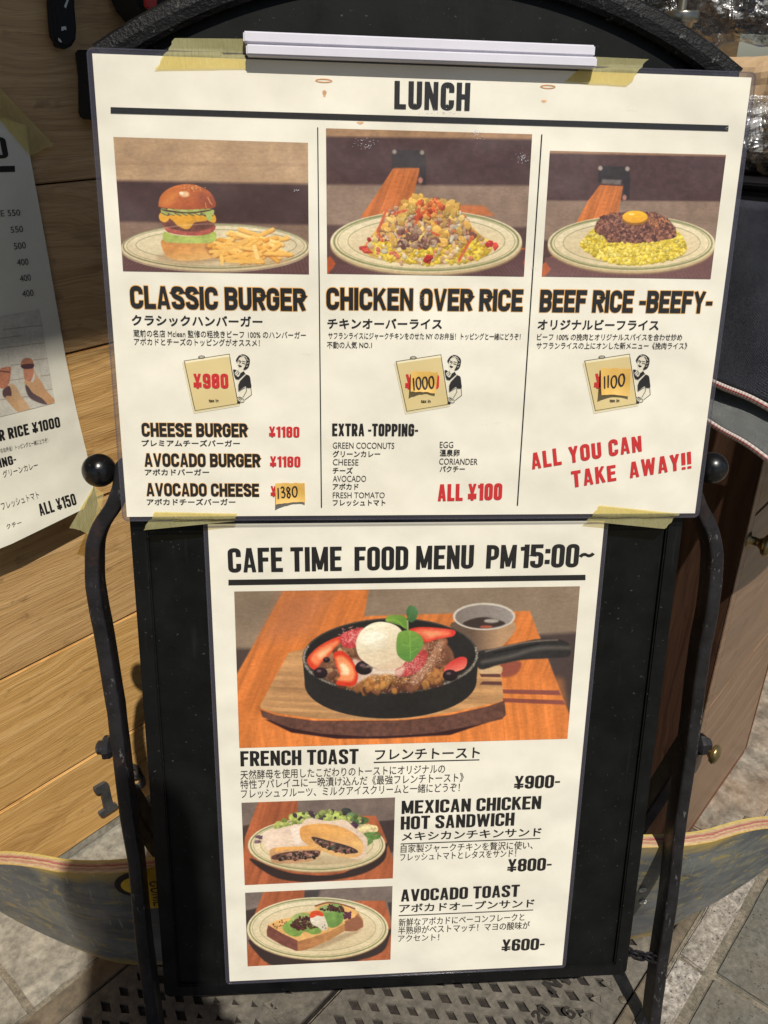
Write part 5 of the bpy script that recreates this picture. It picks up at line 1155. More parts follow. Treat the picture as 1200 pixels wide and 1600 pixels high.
# bent iron legs
ZL = -.012
left = [(197, 722), (190, 760), (178, 790), (160, 818), (150, 845), (148.5, 880), (152, 930), (165, 1000), (176, 1067), (185, 1133), (201, 1267), (212, 1333), (226, 1467), (243, 1597), (256, 1690), (262, 1730)]
rightp = [(1070, 716), (1076, 755), (1086, 785), (1102, 815), (1111, 850), (1112, 890), (1105, 950), (1095.5, 1000), (1087, 1060), (1076, 1150), (1061, 1250), (1052, 1320), (1043.5, 1400), (1028.5, 1500), (1017.5, 1590), (1001, 1690), (995, 1730)]
for nm, path in (('leg', left), ('leg', rightp)):
    P = cat([(*bl(*q, ZL), ZL) for q in path], 3)
    # stop where the leg meets the ground
    Q = [p for p in P if F_B.w(p).z > .003]; P = Q
    rr = random.Random(3)
    P = [p + Vector((rr.gauss(0, .00012), 0, rr.gauss(0, .0002))) for p in P]
    o = sweep(nm, P, rsec(.0110, .021, .0024), (0, 0, 1), MT['iron'], board, smooth=True)
    foot = F_B.w(P[-1])
for (px, py), sx in (((155, 735), -1), ((1112, 731), 1)):
    c = Vector((*bl(px, py, ZL + .004), ZL + .004))
    s_ = [(.0035, -.02), (.0035, -.013)] + [(.0122 * math.cos(math.radians(a)), .0122 * math.sin(math.radians(a))) for a in range(-72, 90, 9)] + [(0, .0122)]
    rot = Matrix.Rotation(math.radians(90) * sx, 4, 'Y')
    b_ = lathe('ball_finial', [(0, -.02)] + s_, 28, MT['ball'], board, Matrix.Translation(c) @ rot)
# rear legs hang back from the pivots
inv = F_B.m.inverted()
for (px, py), (qx, qy), sx in (((201, 1245), (252, 1326), 1), ((1078, 1160), (1012, 1262), -1)):
    a = F_B.w((*bl(px, py, -.02), -.02)); 
    r_ = ray(qx, qy); yy = .60; b = C0 + r_ * ((yy - C0.y) / r_.y)
    d = (b - a); e = a + d * ((a.z - .004) / (a.z - b.z)) if b.z < a.z else b
    sweep('rear_leg', [inv @ a, inv @ (a + (e - a) * .5), inv @ e], rsec(.015, .02, .002), (0, 0, 1), MT['iron'], board)
for (px, py), sx in (((166, 1168), -1), ((1097, 1163), 1)):
    c = Vector((*bl(px, py, ZL), ZL)); rot = Matrix.Rotation(math.radians(90) * sx, 4, 'Y')
    lathe('pivot_bolt', [(0, -.012), (.0095, -.003), (.0095, -.0008), (.0098, 0), (.0095, .0018), (.006, .0022), (.0055, .0065), (.0035, .0078), (0, .008)], 7 if sx > 0 else 9, MT['iron'], board, Matrix.Translation(c) @ rot, smooth=False)
# chain between the right legs
chain = bpy.data.objects.new('chain', None); COL.objects.link(chain); chain.parent = board
c0 = inv @ (C0 + ray(968, 1481) * (.50 / ray(968, 1481).y)); c1 = inv @ (C0 + ray(1030, 1497) * (.485 / ray(1030, 1497).y))
link = None
for i in range(7):
    t = i / 6; p = c0.lerp(c1, t) + Vector((0, -.003 * math.sin(t * math.pi), 0)); d = (c1 - c0).normalized()
    if link is None:
        pts = [Vector((.0042 * math.cos(a) + (.0022 if math.cos(a) > 0 else -.0022), .0036 * math.sin(a), 0)) for a in [2 * math.pi * k / 14 for k in range(14)]]
        link = sweep('chain_link', pts, circ(.0013, 6), (0, 0, 1), MT['iron'], chain, closed=True, smooth=True); o = link
    else: o = link.copy(); COL.objects.link(o); o.parent = chain
    o.location = p; o.rotation_mode = 'QUATERNION'; o.rotation_quaternion = Vector((1, 0, 0)).rotation_difference(d) @ Matrix.Rotation(math.radians(90 * (i % 2) + 25), 4, 'X').to_quaternion()

# ================================================================ LUNCH menu
def sheet_of(root, frame, w, h, off=.0033, warp=None):
    S = Sheet(root, frame, 0., warp)
    def rr(x, y, r, n=5):
        pts = []
        for cx, cy, a0 in ((x - r, y - r, 0), (-x + r, y - r, 90), (-x + r, -y + r, 180), (x - r, -y + r, 270)):
            for k in range(n + 1): a = math.radians(a0 + 90 * k / n); pts.append((cx + r * math.cos(a), cy + r * math.sin(a)))
        return pts
    a = rr(w / 2 + off, h / 2 + off, .004); b = rr(w / 2 - .0005, h / 2 - .0005, .0005)
    ringprism('laminate_film', a, b, -.0008, -.0004, MT['film'], root)
    # bright sealed edge of the film
    c = rr(w / 2 + off + .0002, h / 2 + off + .0002, .004); d_ = rr(w / 2 + off - .0006, h / 2 + off - .0006, .0038)
    ringprism('sealed_edge', c, d_, -.00095, -.0001, MT['film'], root)
    box('paper', -w / 2, w / 2, -h / 2, h / 2, -.0006, 0, MT['paper'], root)
    return S
lunch = thing('lunch_menu', 'landscape laminated LUNCH menu with burger and rice photos across the top of the board', 'menu', F_L)
S = sheet_of(lunch, F_L, .42, .297)
S.block('LUNCH', (616, 170), (733.5, 173), 43.5, t=.17, w=.44, gap=.075)
S.bar([(173, 167.5), (1138, 196), (1137.5, 205), (173, 177)], 'ink', .0004, 'rule')
S.bar([(495.6, 199), (497.2, 199), (503.2, 793), (501.4, 793)], 'ink', .0004, 'column_line'); S.bar([(845.6, 210), (847.4, 210), (809.2, 790), (807.4, 790)], 'ink', .0004, 'column_line')
S.quad('printed_photo', [(177.2, 214), (481.2, 223.2), (482.8, 428.5), (192.4, 423.5)], pmat('photo_burger', pic_burger), .0003)
S.quad('printed_photo', [(509.4, 200.5), (831.5, 209.8), (818.5, 432), (511.3, 427.5)], pmat('photo_chicken_rice', pic_chicken), .0003)
S.quad('printed_photo', [(859.2, 235.5), (1134.2, 242), (1110, 436), (846.5, 431.8)], pmat('photo_beef_rice', pic_beef), .0003)
bk = dict(t=.215, w=.66, gap=.055, rad=.30, outline=.036, name='dish_name')
S.block('CLASSIC BURGER', (204.5, 482), (478, 486), 35.5, **bk); S.block('CHICKEN OVER RICE', (510, 484), (816, 486.5), 34.5, **bk); S.block('BEEF RICE -BEEFY-', (842.5, 487.5), (1111, 489.5), 34.5, **bk)
for t, a, b, h in (('クラシックハンバーガー', (207, 508), (410, 510.5), 15.5), ('チキンオーバーライス', (512, 513.5), (690, 514), 15.5), ('オリジナルビーフライス', (840, 515), (1028, 516), 15.5)): S.jp(t, a, b, h, 'ink', .028, name='dish_name_japanese')
for t, a, b, h in (('蔵前の名店 Mclean 監修の粗挽きビーフ 100% のハンバーガー', (209, 526), (478, 529), 10.5), ('アボカドとチーズのトッピングがオススメ！', (210, 539), (406, 541), 10.5), ('サフランライスにジャークチキンをのせた NY のお弁当！トッピングと一緒にどうぞ！', (513, 529.5), (813, 531), 10), ('不動の人気 NO.1', (511, 544), (581, 544), 10), ('ビーフ 100% の挽肉とオリジナルスパイスを合わせ炒め', (839, 531.5), (1065, 532), 10), ('サフランライスの上にオンした新メニュー《挽肉ライス》', (838, 545), (1073, 545.5), 10)): S.jp(t, a, b, h, 'ink_soft', .006, name='description_text')
pm = print_mat('price_card_drawing', make_image('price_card_drawing', pic_price_panel(), True), .1, True)
for i, (dx, dy) in enumerate(((0, 0), (331, 1), (625.5, 0))):
    S.quad('price_card_drawing', [(280 + dx, 545 + dy), (400 + dx - (1 if i else 0), 545 + dy), (400 + dx - (4 if i else 0), 650 + dy), (280 + dx, 650 + dy)], pm, .0003)
    S.block('\u00a5980', (303 + dx - (i > 0) * 1, 607 + dy), (357.5 + dx - (i > 0) * 3, 607 + dy), 23.5, 'red', .0006, 'price', t=.19, w=.44)
    S.jp('tax in', (326.5 + dx, 628.5 + dy), (341.5 + dx, 628.5 + dy), 6.5, 'ink', .03, z=.0006, name='tax_note')
for t, a, b, h in (('CHEESE BURGER', (222, 682), (387, 683), 22), ('AVOCADO BURGER', (226, 729), (407, 730), 21.5), ('AVOCADO CHEESE', (229, 775), (405, 776), 21)): S.block(t, a, b, h - .5, t=.215, w=.64, gap=.055, rad=.28, outline=.028, name='dish_name')
for t, a, b, h in (('プレミアムチーズバーガー', (222, 697), (375, 697.5), 9.5), ('アボカドバーガー', (227, 742.5), (327, 742.5), 9.5), ('アボカドチーズバーガー', (230, 789), (368, 789), 9.5), ('グリーンカレー', (520, 714), (594, 714), 9.5), ('チーズ', (520, 740), (551, 740), 9.5), ('アボカド', (520, 765), (560, 765), 9.5), ('フレッシュトマト', (520, 790), (602, 790), 9.5), ('温泉卵', (687, 712.5), (717.5, 712.5), 10), ('パクチー', (687, 737.5), (726, 737.5), 9.5)): S.jp(t, a, b, h, 'ink', .02, name='item_japanese')
for t, a, b, h in (('GREEN COCONUTS', (520, 700.5), (616, 701), 9.5), ('CHEESE', (520, 726.5), (560, 727), 9.5), ('AVOCADO', (520, 752.5), (572, 752.5), 9.5), ('FRESH TOMATO', (520, 778), (601, 778), 9), ('EGG', (687, 699.5), (708, 699.5), 9.5), ('CORIANDER', (686, 725.5), (746, 726), 9.5)): S.caps(t, a, b, h, 'ink_soft', -.006, name='topping_name')
S.block('\u00a51180', (420.5, 683), (468, 683.5), 17, 'red', name='price', t=.17); S.block('\u00a51180', (422, 729.5), (469.5, 730), 17, 'red', name='price', t=.17); S.block('\u00a51280', (423, 776), (470, 776), 17, 'red', name='price', t=.17)
S.block('EXTRA -TOPPING-', (519, 681), (653, 681.5), 19.5, t=.18, w=.42); S.block('ALL \u00a5100', (683.5, 783), (784, 781), 26.5, 'red', name='price', t=.185, w=.42)
S.block('ALL YOU CAN', (831, 733.5), (1003, 705), 26, 'red', name='slogan', t=.19, w=.5, gap=.11, rad=.3, jitter=.05); S.block('TAKE  AWAY!!', (894, 762), (1080, 731.5), 26, 'red', name='slogan', t=.19, w=.5, gap=.11, rad=.3, jitter=.05)
# rust marks of old staples
MT['rust'] = flat('rust_stain', L(222, 164, 104), .7, var=.3, sc=400, alpha=.6)
for x, y, w in ((506, 126, 13), (856, 135.5, 12)):
    A = S.L(x, y); s_ = .00042
    q = [(A.x + math.cos(a) * w * s_, A.y + math.sin(a) * 2.8 * s_) for a in [k * math.pi / 8 for k in range(16)]]; qi = [(A.x + math.cos(a) * (w - 2) * s_, A.y + math.sin(a) * 1.4 * s_) for a in [k * math.pi / 8 for k in range(16)]]
    ringprism('staple_mark', q, qi, .0001, .00035, MT['rust'], lunch)
for x, y, rx, ry in ((507, 146, 3, 5), (850, 158, 4, 2), (563, 192, 5, 2)):
    A = S.L(x, y); S.put('staple_mark', [(A.x + math.cos(a) * rx * s_ * (1 + .3 * math.sin(3 * a)), A.y + math.sin(a) * ry * s_) for a in [k * math.pi / 6 for k in range(12)]], [tuple(range(12))], MT['rust'], .00025)

# small white scuffs on the film
MT['scuff'] = flat('film_scuffs', (.62, .62, .66, 1), .4, alpha=.8)
for x, y, sx_, sy_, n_s in ((745, 207, 9, 7, 46), (570, 226, 16, 9, 40), (816, 246, 9, 10, 46), (463, 297, 5, 2, 10), (770, 660, 20, 4, 12), (835, 418, 6, 3, 8), (693, 175, 26, 4, 26), (660, 470, 8, 10, 16), (478, 552, 10, 3, 9), (985, 170, 14, 2, 7), (1134, 200, 2, 3, 6)):
    V = []; F = []; r_ = random.Random(x)
    for q in range(n_s):
        c = S.L(x + r_.gauss(0, sx_ * .5), y + r_.gauss(0, sy_ * .5)); a = r_.uniform(0, 6.28); l = r_.uniform(.0002, .0007); w_ = r_.uniform(.0001, .00024); o_ = len(V)
        V += [(c.x + math.cos(a) * l, c.y + math.sin(a) * l * .6), (c.x - math.sin(a) * w_, c.y + math.cos(a) * w_), (c.x - math.cos(a) * l, c.y - math.sin(a) * l * .6), (c.x + math.sin(a) * w_, c.y - math.cos(a) * w_)]; F.append((o_, o_ + 1, o_ + 2, o_ + 3))
    S.put('scuff', V, F, MT['scuff'], .0009)
# handwritten price stickers
HW = {'1': (.32, [[(.16, .95), (.14, .5), (.10, .02)]]), '0': (.72, [[(.36, .92), (.12, .72), (.08, .3), (.26, .04), (.5, .12), (.64, .5), (.56, .84), (.36, .92)]]),
      '3': (.6, [[(.08, .84), (.3, .95), (.46, .8), (.36, .6), (.2, .52), (.44, .46), (.52, .26), (.34, .04), (.08, .12)]]), '8': (.6, [[(.46, .8), (.26, .95), (.1, .78), (.26, .54), (.46, .3), (.3, .04), (.1, .2), (.24, .48), (.46, .74), (.46, .8)]])}
def sticker(label, q, txt, a, b, h, seed):
    P = [S.L(*c) for c in q]; c = sum(P, Vector((0, 0))) / 4; rr = random.Random(seed); n = 10
    root = thing('price_sticker', label, 'sticker', F_L.m @ Matrix.Translation((c.x, c.y, 0)))
    def zz(u, v): return .0008 + .0035 * (1 - u) ** 3 * (.4 + .6 * v) + .003 * max(0, v - .6) ** 2 * 3 * (1 - u * .5) + .0012 * u ** 6
    V = []
    for j in range(n + 1):
        for i in range(n + 1):
            u, v = i / n, j / n; p = (P[0] * (1 - u) + P[1] * u) * (1 - v) + (P[3] * (1 - u) + P[2] * u) * v - c
            if j in (0, n): p.y += rr.uniform(-.0003, .0003)
            V.append((p.x, p.y, zz(u, v)))
    F = [((j + 1) * (n + 1) + i, (j + 1) * (n + 1) + i + 1, j * (n + 1) + i + 1, j * (n + 1) + i) for j in range(n) for i in range(n)]
    mesh('paper', V, F, MT['sticker'], root, True)
    A, B = S.L(*a) - c, S.L(*b) - c; H = h * (S.L(600, 500) - S.L(600, 510)).length / 10
    W = sum(HW[ch][0] for ch in txt) + .08 * (len(txt) - 1); d = B - A; up = Vector((-d.y, d.x)).normalized() * H; x = 0; k = 0
    for ch in txt:
        gw, paths = HW[ch]
        for pth in paths:
            C = [Vector(p) for p in smooth_pts(pth, 5, False)]; Vv, Ff = ribbon([Vector((p.x * (d.length / W) / H, p.y)) for p in C], .115)
            pts = []
            for p in Vv:
                pos = A + d * (x / W) + d.normalized() * (p.x * H) + up * (p.y + .04 * math.sin(x * 5))
                u = (pos.x - P[0].x + c.x) / (P[1].x - P[0].x); v = (P[0].y - c.y - pos.y) / (P[0].y - P[3].y)
                pts.append((pos.x, pos.y, zz(min(1, max(0, u)), min(1, max(0, v))) + .0004 + k * 2e-5))
            mesh('handwritten_digit', pts, Ff, MT['marker'], root); k += 1
        x += gw + .08
    return root
sticker('small yellow sticker handwritten 1000 on the middle price card', [(641.5, 580), (683.5, 581), (680, 613.5), (640.5, 610)], '1000', (645, 609), (679, 605), 21, 1)
sticker('larger yellow sticker handwritten 1100 on the right price card, its edge lifting', [(937.5, 575), (984, 576), (982, 618), (936, 615)], '1100', (941, 607), (976, 603), 22, 2)
sticker('yellow sticker handwritten 1380 beside the avocado cheese line', [(430, 754), (476, 754), (477, 783), (431.5, 785)], '1380', (434, 778), (466, 776), 20, 3)

# ================================================================ CAFE TIME menu
cafe = thing('cafe_time_menu', 'portrait laminated CAFE TIME FOOD MENU with a french toast photo, below the lunch menu', 'menu', F_C)
S = sheet_of(cafe, F_C, .297, .42)
kw = dict(t=.16, w=.42, gap=.05)
S.block('CAFE TIME', (357, 894.5), (534, 891.5), 38, **kw); S.block('FOOD MENU', (554, 891.5), (739.5, 888), 37, **kw); S.block('PM', (759, 888), (806, 887.5), 36.5, **kw); S.block('15:00', (812, 887.3), (903, 886), 36.5, **kw); S.block('~', (905, 884), (925, 884), 38, t=.17)
S.bar([(357, 905.6), (914.6, 897.8), (914.6, 906), (357, 914.2)], 'ink', .0004, 'rule')
S.quad('printed_photo', [(366, 924), (906, 915.8), (886.5, 1154), (374, 1168.5)], pmat('photo_french_toast', pic_skillet), .0003)
S.block('FRENCH TOAST', (376, 1197), (560, 1193), 23.5, **kw)
S.jp('フレンチトースト', (586, 1187.5), (749, 1184), 17, 'ink', .022, name='dish_name_japanese'); S.bar([(584, 1190), (749, 1186), (749, 1187.6), (584, 1191.8)], 'ink', .0004, 'underline')
for t, a, b, h in (('天然酵母を使用したこだわりのトーストにオリジナルの', (376, 1217.5), (695, 1207.5), 13.5), ('特性アパレイユに一晩漬け込んだ《最強フレンチトースト》', (376, 1232.5), (724, 1221), 13.5), ('フレッシュフルーツ、ミルクアイスクリームと一緒にどうぞ！', (377, 1247), (718, 1236.5), 13.5), ('自家製ジャークチキンを贅沢に使い、', (626, 1332), (832, 1326), 12), ('フレッシュトマトとレタスをサンド！', (625, 1345), (806, 1338.5), 11.5), ('新鮮なアボカドにベーコンフレークと', (623, 1447), (819, 1438), 11.5), ('半熟卵がベストマッチ！マヨの酸味が', (622, 1459.5), (827, 1451), 11.5), ('アクセント！', (622, 1471.5), (686, 1469), 10.5)): S.jp(t, a, b, h, 'ink_soft', .007, name='description_text')
S.block('\u00a5900-', (803, 1232.5), (874, 1230.5), 20.5, name='price', **kw); S.block('\u00a5800-', (792.5, 1362), (861, 1359.5), 20, name='price', **kw); S.block('\u00a5600-', (783.5, 1486), (850, 1483.5), 18.5, name='price', **kw)
S.quad('printed_photo', [(377.3, 1254), (617.3, 1245.6), (613.8, 1372), (382.5, 1382.7)], pmat('photo_chicken_sandwich', pic_sandwich), .0003)
S.quad('printed_photo', [(383, 1394.6), (613.3, 1384), (610, 1499), (387, 1509.6)], pmat('photo_avocado_toast', pic_toast), .0003)
S.block('MEXICAN CHICKEN', (627, 1271.5), (845, 1263.5), 20.5, **kw); S.block('HOT SANDWICH', (626, 1296), (803, 1289.5), 20.5, **kw); S.block('AVOCADO TOAST', (626, 1408.5), (811, 1400.5), 19, **kw)
S.jp('メキシカンチキンサンド', (628, 1313.5), (845, 1306), 13, 'ink', .022, name='dish_name_japanese'); S.bar([(626, 1317.5), (844, 1308.8), (844, 1310.2), (626, 1319)], 'ink', .0004, 'underline')
S.jp('アボカドオープンサンド', (624, 1425.5), (834, 1417), 12.5, 'ink', .022, name='dish_name_japanese'); S.bar([(623, 1429.5), (833, 1420.6), (833, 1422), (623, 1431)], 'ink', .0004, 'underline')

# ================================================================ bars and tapes holding the menus
def bar(label, a, b, hpx, z0, z1):
    """white plastic bar: top left and top right pixel corners, height in pixels"""
    A = Vector(F_L.loc(*a, z1)); B = Vector(F_L.loc(*b, z1)); H = (A - Vector(F_L.loc(a[0], a[1] + hpx, z1))).length; d = (B - A); n = Vector((-d.y, d.x)).normalized()
    c = (A + B) / 2 - n * H / 2; ang = math.atan2(d.y, d.x); l = d.length / 2
    o = box('white_plastic_bar', -l, l, -H / 2, H / 2, z0 - 0, z1, MT['bar'], None, .0009, 3); o.matrix_world = F_L.m @ Matrix.Translation((c.x, c.y, 0)) @ Matrix.Rotation(ang, 4, 'Z')
    return tag(o, label, 'bar', 'white bars clamping the top of the lunch menu')
bar('upper of the two white plastic bars across the top of the board', (379.5, 47.5), (931, 70), 18.5, -.003, .0065)
bar('lower white plastic bar lying over the top edge of the lunch menu', (384, 68), (934, 88.5), 17.5, .0011, .0085)
tz = .0009
tape('yellow masking tape at the top left of the lunch menu beside the white bars', [(273, 59), (384, 60), (384, 107), (243, 109)], F_L, lambda p: tz if p.y < .151 else -.0008)
tape('yellow masking tape at the top right of the lunch menu beside the white bars', [(925, 88), (1013, 92), (980, 134), (882, 128)], F_L, lambda p: tz if p.y < .151 else -.0008)
tape('yellow masking tape at the lower left edge of the lunch menu', [(243, 799), (370, 802), (366, 815), (224, 829)], F_L, lambda p: tz if p.y > -.151 else -.0008)
tape('yellow masking tape at the lower right between the lunch and cafe menus', [(937, 789), (1061, 802), (1040, 827), (918, 815)], F_L, lambda p: tz if p.y > -.151 else -.0008)
# ================================================================ skateboard deck standing on its edge behind the board
pL = Vector((-.263, .502)); pR = Vector((.288, .533)); dx = (pR - pL).normalized(); ang = math.atan2(dx.y, dx.x)
dk = Matrix.Translation((.006, .548, .0)) @ Matrix.Rotation(ang, 4, 'Z') @ Matrix.Rotation(math.radians(90 + 13), 4, 'X')
deckroot = thing('skateboard_deck', 'scuffed grey and yellow skateboard deck without wheels standing on its edge behind the menu board', 'skateboard', dk)
HL, HW_ = .412, .102
def dw(s):
    a = abs(s)
    return HW_ * (1 if a < .20 else max(0, 1 - ((a - .20) / (HL - .20)) ** 2.6) ** .5)
def dz(s, w):
    a = abs(s); k = max(0, a - .245)
    return -(k ** 2 * 2.6 if k < .05 else .0065 + (k - .05) * .36) + .0 + (w / HW_) ** 2 * -.006
TH = .0125
def deckpt(i, j, ni, nj, side):
    s = -HL + 2 * HL * (.5 - .5 * math.cos(math.pi * i / ni)) if False else HL * math.sin(math.pi * (i / ni - .5))
    w = dw(s) * (2 * j / nj - 1); return (s, w + HW_, dz(s, w) + side)
ni, nj = 90, 14
# local: x along, y across (up from the ground), z towards the camera
V = [deckpt(i, j, ni, nj, 0) for j in range(nj + 1) for i in range(ni + 1)]
F = [(j * (ni + 1) + i, j * (ni + 1) + i + 1, (j + 1) * (ni + 1) + i + 1, (j + 1) * (ni + 1) + i) for j in range(nj) for i in range(ni)]
o = mesh('underside', V, F, MT['deck'], deckroot, True); o.location = (0, 0, 0)
V2 = [deckpt(i, j, ni, nj, -TH) for j in range(nj + 1) for i in range(ni + 1)]
mesh('grip_side', V2, [tuple(reversed(f)) for f in F], MT['grip'], deckroot, True)
V = []; U = []; F = []; loop = [(i, 0) for i in range(ni + 1)] + [(i, nj) for i in range(ni, -1, -1)]
for i, j in loop:
    for q, side in enumerate((0, -.3, -.6, -1)):
        p = deckpt(i, j, ni, nj, side * TH); bulge = .0012 if q in (1, 2) else 0
        V.append((p[0], p[1] + (bulge if j else -bulge), p[2])); U.append((i / ni, -side))
n = len(loop)
for a in range(n - 1):
    for q in range(3): F.append((a * 4 + q, a * 4 + q + 1, (a + 1) * 4 + q + 1, (a + 1) * 4 + q))
fixn(mesh('ply_edge', V, F, MT['ply'], deckroot, True, uv=U))
# yellow sticker with lettering on the underside, bolt holes
F_D = Frame(dk.translation, dk.col[0].xyz, dk.col[1].xyz)
def dl(px, py): return F_D.loc(px, py, .0)
sq = [(219, 1372), (252, 1362), (262, 1365), (268, 1415), (238, 1418), (222, 1412), (206, 1408), (190, 1395), (187, 1380)]
P = [dl(*q) for q in sq]; 
disc = [(dl(214, 1388)[0] + .020 * math.cos(a), dl(214, 1388)[1] + .019 * math.sin(a)) for a in [k * math.pi / 12 for k in range(24)]]
mesh('black_ring', [(x, y, dz(x, y - HW_) + .0012) for x, y in disc], [tuple(range(24))], MT['marker'], deckroot)
disc2 = [(dl(216, 1388)[0] + .0155 * math.cos(a), dl(216, 1388)[1] + .0135 * math.sin(a)) for a in [k * math.pi / 12 for k in range(24)]]
mesh('yellow_patch', [(x, y, dz(x, y - HW_) + .0016) for x, y in disc2], [tuple(range(24))], MT['yellow'], deckroot)
rq = [dl(*q) for q in ((224, 1367), (275, 1355), (280, 1415), (230, 1418))]
mesh('yellow_patch', [(x, y, dz(x, y - HW_) + .0020) for x, y in rq], [(3, 2, 1, 0)], MT['yellow'], deckroot)
V, F, w = block_text('COME', t=.12, w=.55, rad=.27, gap=.14); A = Vector(dl(233, 1373)); B = Vector(dl(241, 1412)); d = B - A; up = Vector((-d.y, d.x)).normalized() * .0125
mesh('sticker_lettering', [tuple(A + d * (x / w) + up * y) + (.0024 + z,) for x, y, z in V], F, MT['marker'], deckroot)
for px, py in ((1004, 1390), (984, 1387), (1004, 1408), (984, 1405)):
    c = dl(px, py); lathe('bolt_hole', [(0, -.0), (.0022, 0), (.0030, .0012), (.0034, .0016), (.0036, .0)], 12, MT['paper_plain'], deckroot, Matrix.Translation((c[0], c[1], dz(c[0], c[1] - HW_) + .0002)))

# ================================================================ chest of drawers at the right
CU0, CU1, CV1, CH = .432, .672, .531, .735
F_S = Frame(G(CU0, CV1), DV, UP)       # side face, z towards the camera left; x towards the front edge
F_F = Frame(G(CU0, CV1), D1, UP)       # front face, z out to the right
chest = thing('chest_of_drawers', 'narrow brown chest with grey brown drawer fronts and brass knobs standing right of the board', 'cabinet', F_F)
W_ = CU1 - CU0; DP = .44
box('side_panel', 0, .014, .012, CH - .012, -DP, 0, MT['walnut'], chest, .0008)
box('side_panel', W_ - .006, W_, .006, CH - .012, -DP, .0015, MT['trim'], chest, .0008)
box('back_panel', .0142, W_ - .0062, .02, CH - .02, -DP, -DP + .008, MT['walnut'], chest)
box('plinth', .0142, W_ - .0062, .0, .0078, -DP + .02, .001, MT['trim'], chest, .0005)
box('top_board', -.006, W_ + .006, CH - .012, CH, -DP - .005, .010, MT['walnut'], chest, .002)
box('front_stile', .0, .013, .008, CH - .0125, .0002, .0014, MT['drawer'], chest)
def fl(px, py): return F_F.loc(px, py)
zk = [fl(1098, 1115)[1], fl(1170, 812)[1]]
edges = [.0085, zk[0], (zk[0] + fl(1165, 817)[1]) / 1, CH - .013]
z1 = zk[0]; z2 = fl(1166, 816)[1]; z3 = min(CH - .014, z2 + (z2 - z1))
lv = [.0085, z1, z2, CH - .0135]
for a, b in zip(lv[:-1], lv[1:]):
    box('drawer_front', .0135, W_ - .0065, a + .0012, b - .0012, -.014, .0012, MT['drawer'], chest, .0009)
def knob(px, py):
    c = fl(px, py)
    lathe('drawer_knob', [(0, .001), (.0075, .001), (.0078, .0022), (.0045, .0032), (.0038, .010), (.0062, .0135), (.0098, .0155), (.0112, .0185), (.0098, .0212), (.0055, .0232), (0, .0238)], 24, MT['brass'], chest, Matrix.Translation((c[0], c[1], 0)))
knob(1091, 1166); knob(1168, 842)

# ================================================================ jeans, tray and bags on the chest
F_J = Frame(G(CU0 - .014, CV1), DV, UP)
def jl(px, py, off=0.): return F_J.loc(px, py, off)
jr = thing('folded_jeans', 'dark indigo jeans with a turned selvedge hem hanging over the chest at the right edge', 'jeans', F_J)
def curve(pts, n): 
    C = cat([(p[0], p[1], 0) for p in pts], 12); L_ = len(C) - 1
    return [C[min(L_, round(i / n * L_))] for i in range(n + 1)]
xs = 30
top = curve([jl(1040, 300), jl(1140, 306), jl(1200, 312), jl(1290, 318)], xs)
h1 = curve([jl(1050, 556), jl(1085, 562), jl(1120, 571), jl(1160, 588), jl(1200, 607), jl(1260, 645)], xs)
h2 = curve([jl(1040, 590), jl(1075, 602), jl(1113, 619), jl(1160, 648), jl(1200, 672), jl(1260, 720)], xs)
def bulge(u): return .012 + .016 * math.sin(math.pi * min(1, u * .8 + .1))
ny = 24
def jf(u, v):
    i = u * xs; a = top[int(round(i))]; b = h1[int(round(i))]; p = a.lerp(b, v)
    w = .004 * noise.noise(Vector((p.x * 30, p.y * 14, 1))) * (1 - v ** 3); return (p.x, p.y, .010 + bulge(u) * (.55 + .45 * v) + w)
grid('leg_fabric', xs, ny, jf, MT['denim'], jr, thick=.0012)
def jin(u, v):
    i = int(round(u * xs)); a = h1[i]; b = h2[i]; p = a.lerp(b, v * 1.0); p.y += .004 * (1 - v)
    return (p.x, p.y, .006 + bulge(u) * .55 + .026 * v)
grid('turned_hem', xs, 8, jin, MT['denim_in'], jr, thick=.001)
def sel(hc, off, zf, wdt=.0052):
    def f(u, v):
        i = int(round(u * xs)); p = hc[i]; q = hc[min(xs, i + 1)] - hc[max(0, i - 1)]; n = Vector((-q.y, q.x, 0)).normalized()
        return (p.x + n.x * (off + wdt * (v - .5)), p.y + n.y * (off + wdt * (v - .5)), zf(u))
    return f
grid('selvedge', xs, 2, sel(h1, .0005, lambda u: .0112 + bulge(u) + .0016), MT['selv'], jr, thick=.0012)
grid('selvedge', xs, 2, sel(h2, .001, lambda u: .0338 + bulge(u) * .55, .0045), MT['selv'], jr, thick=.0012)
# jeans continue back over the chest top
grid('leg_fabric', xs, 6, lambda u, v: (top[int(round(u * xs))].x, top[int(round(u * xs))].y + .004 * math.sin(v * 3), .010 + bulge(u) * .55 - v * .20), MT['denim'], jr, thick=.0012)

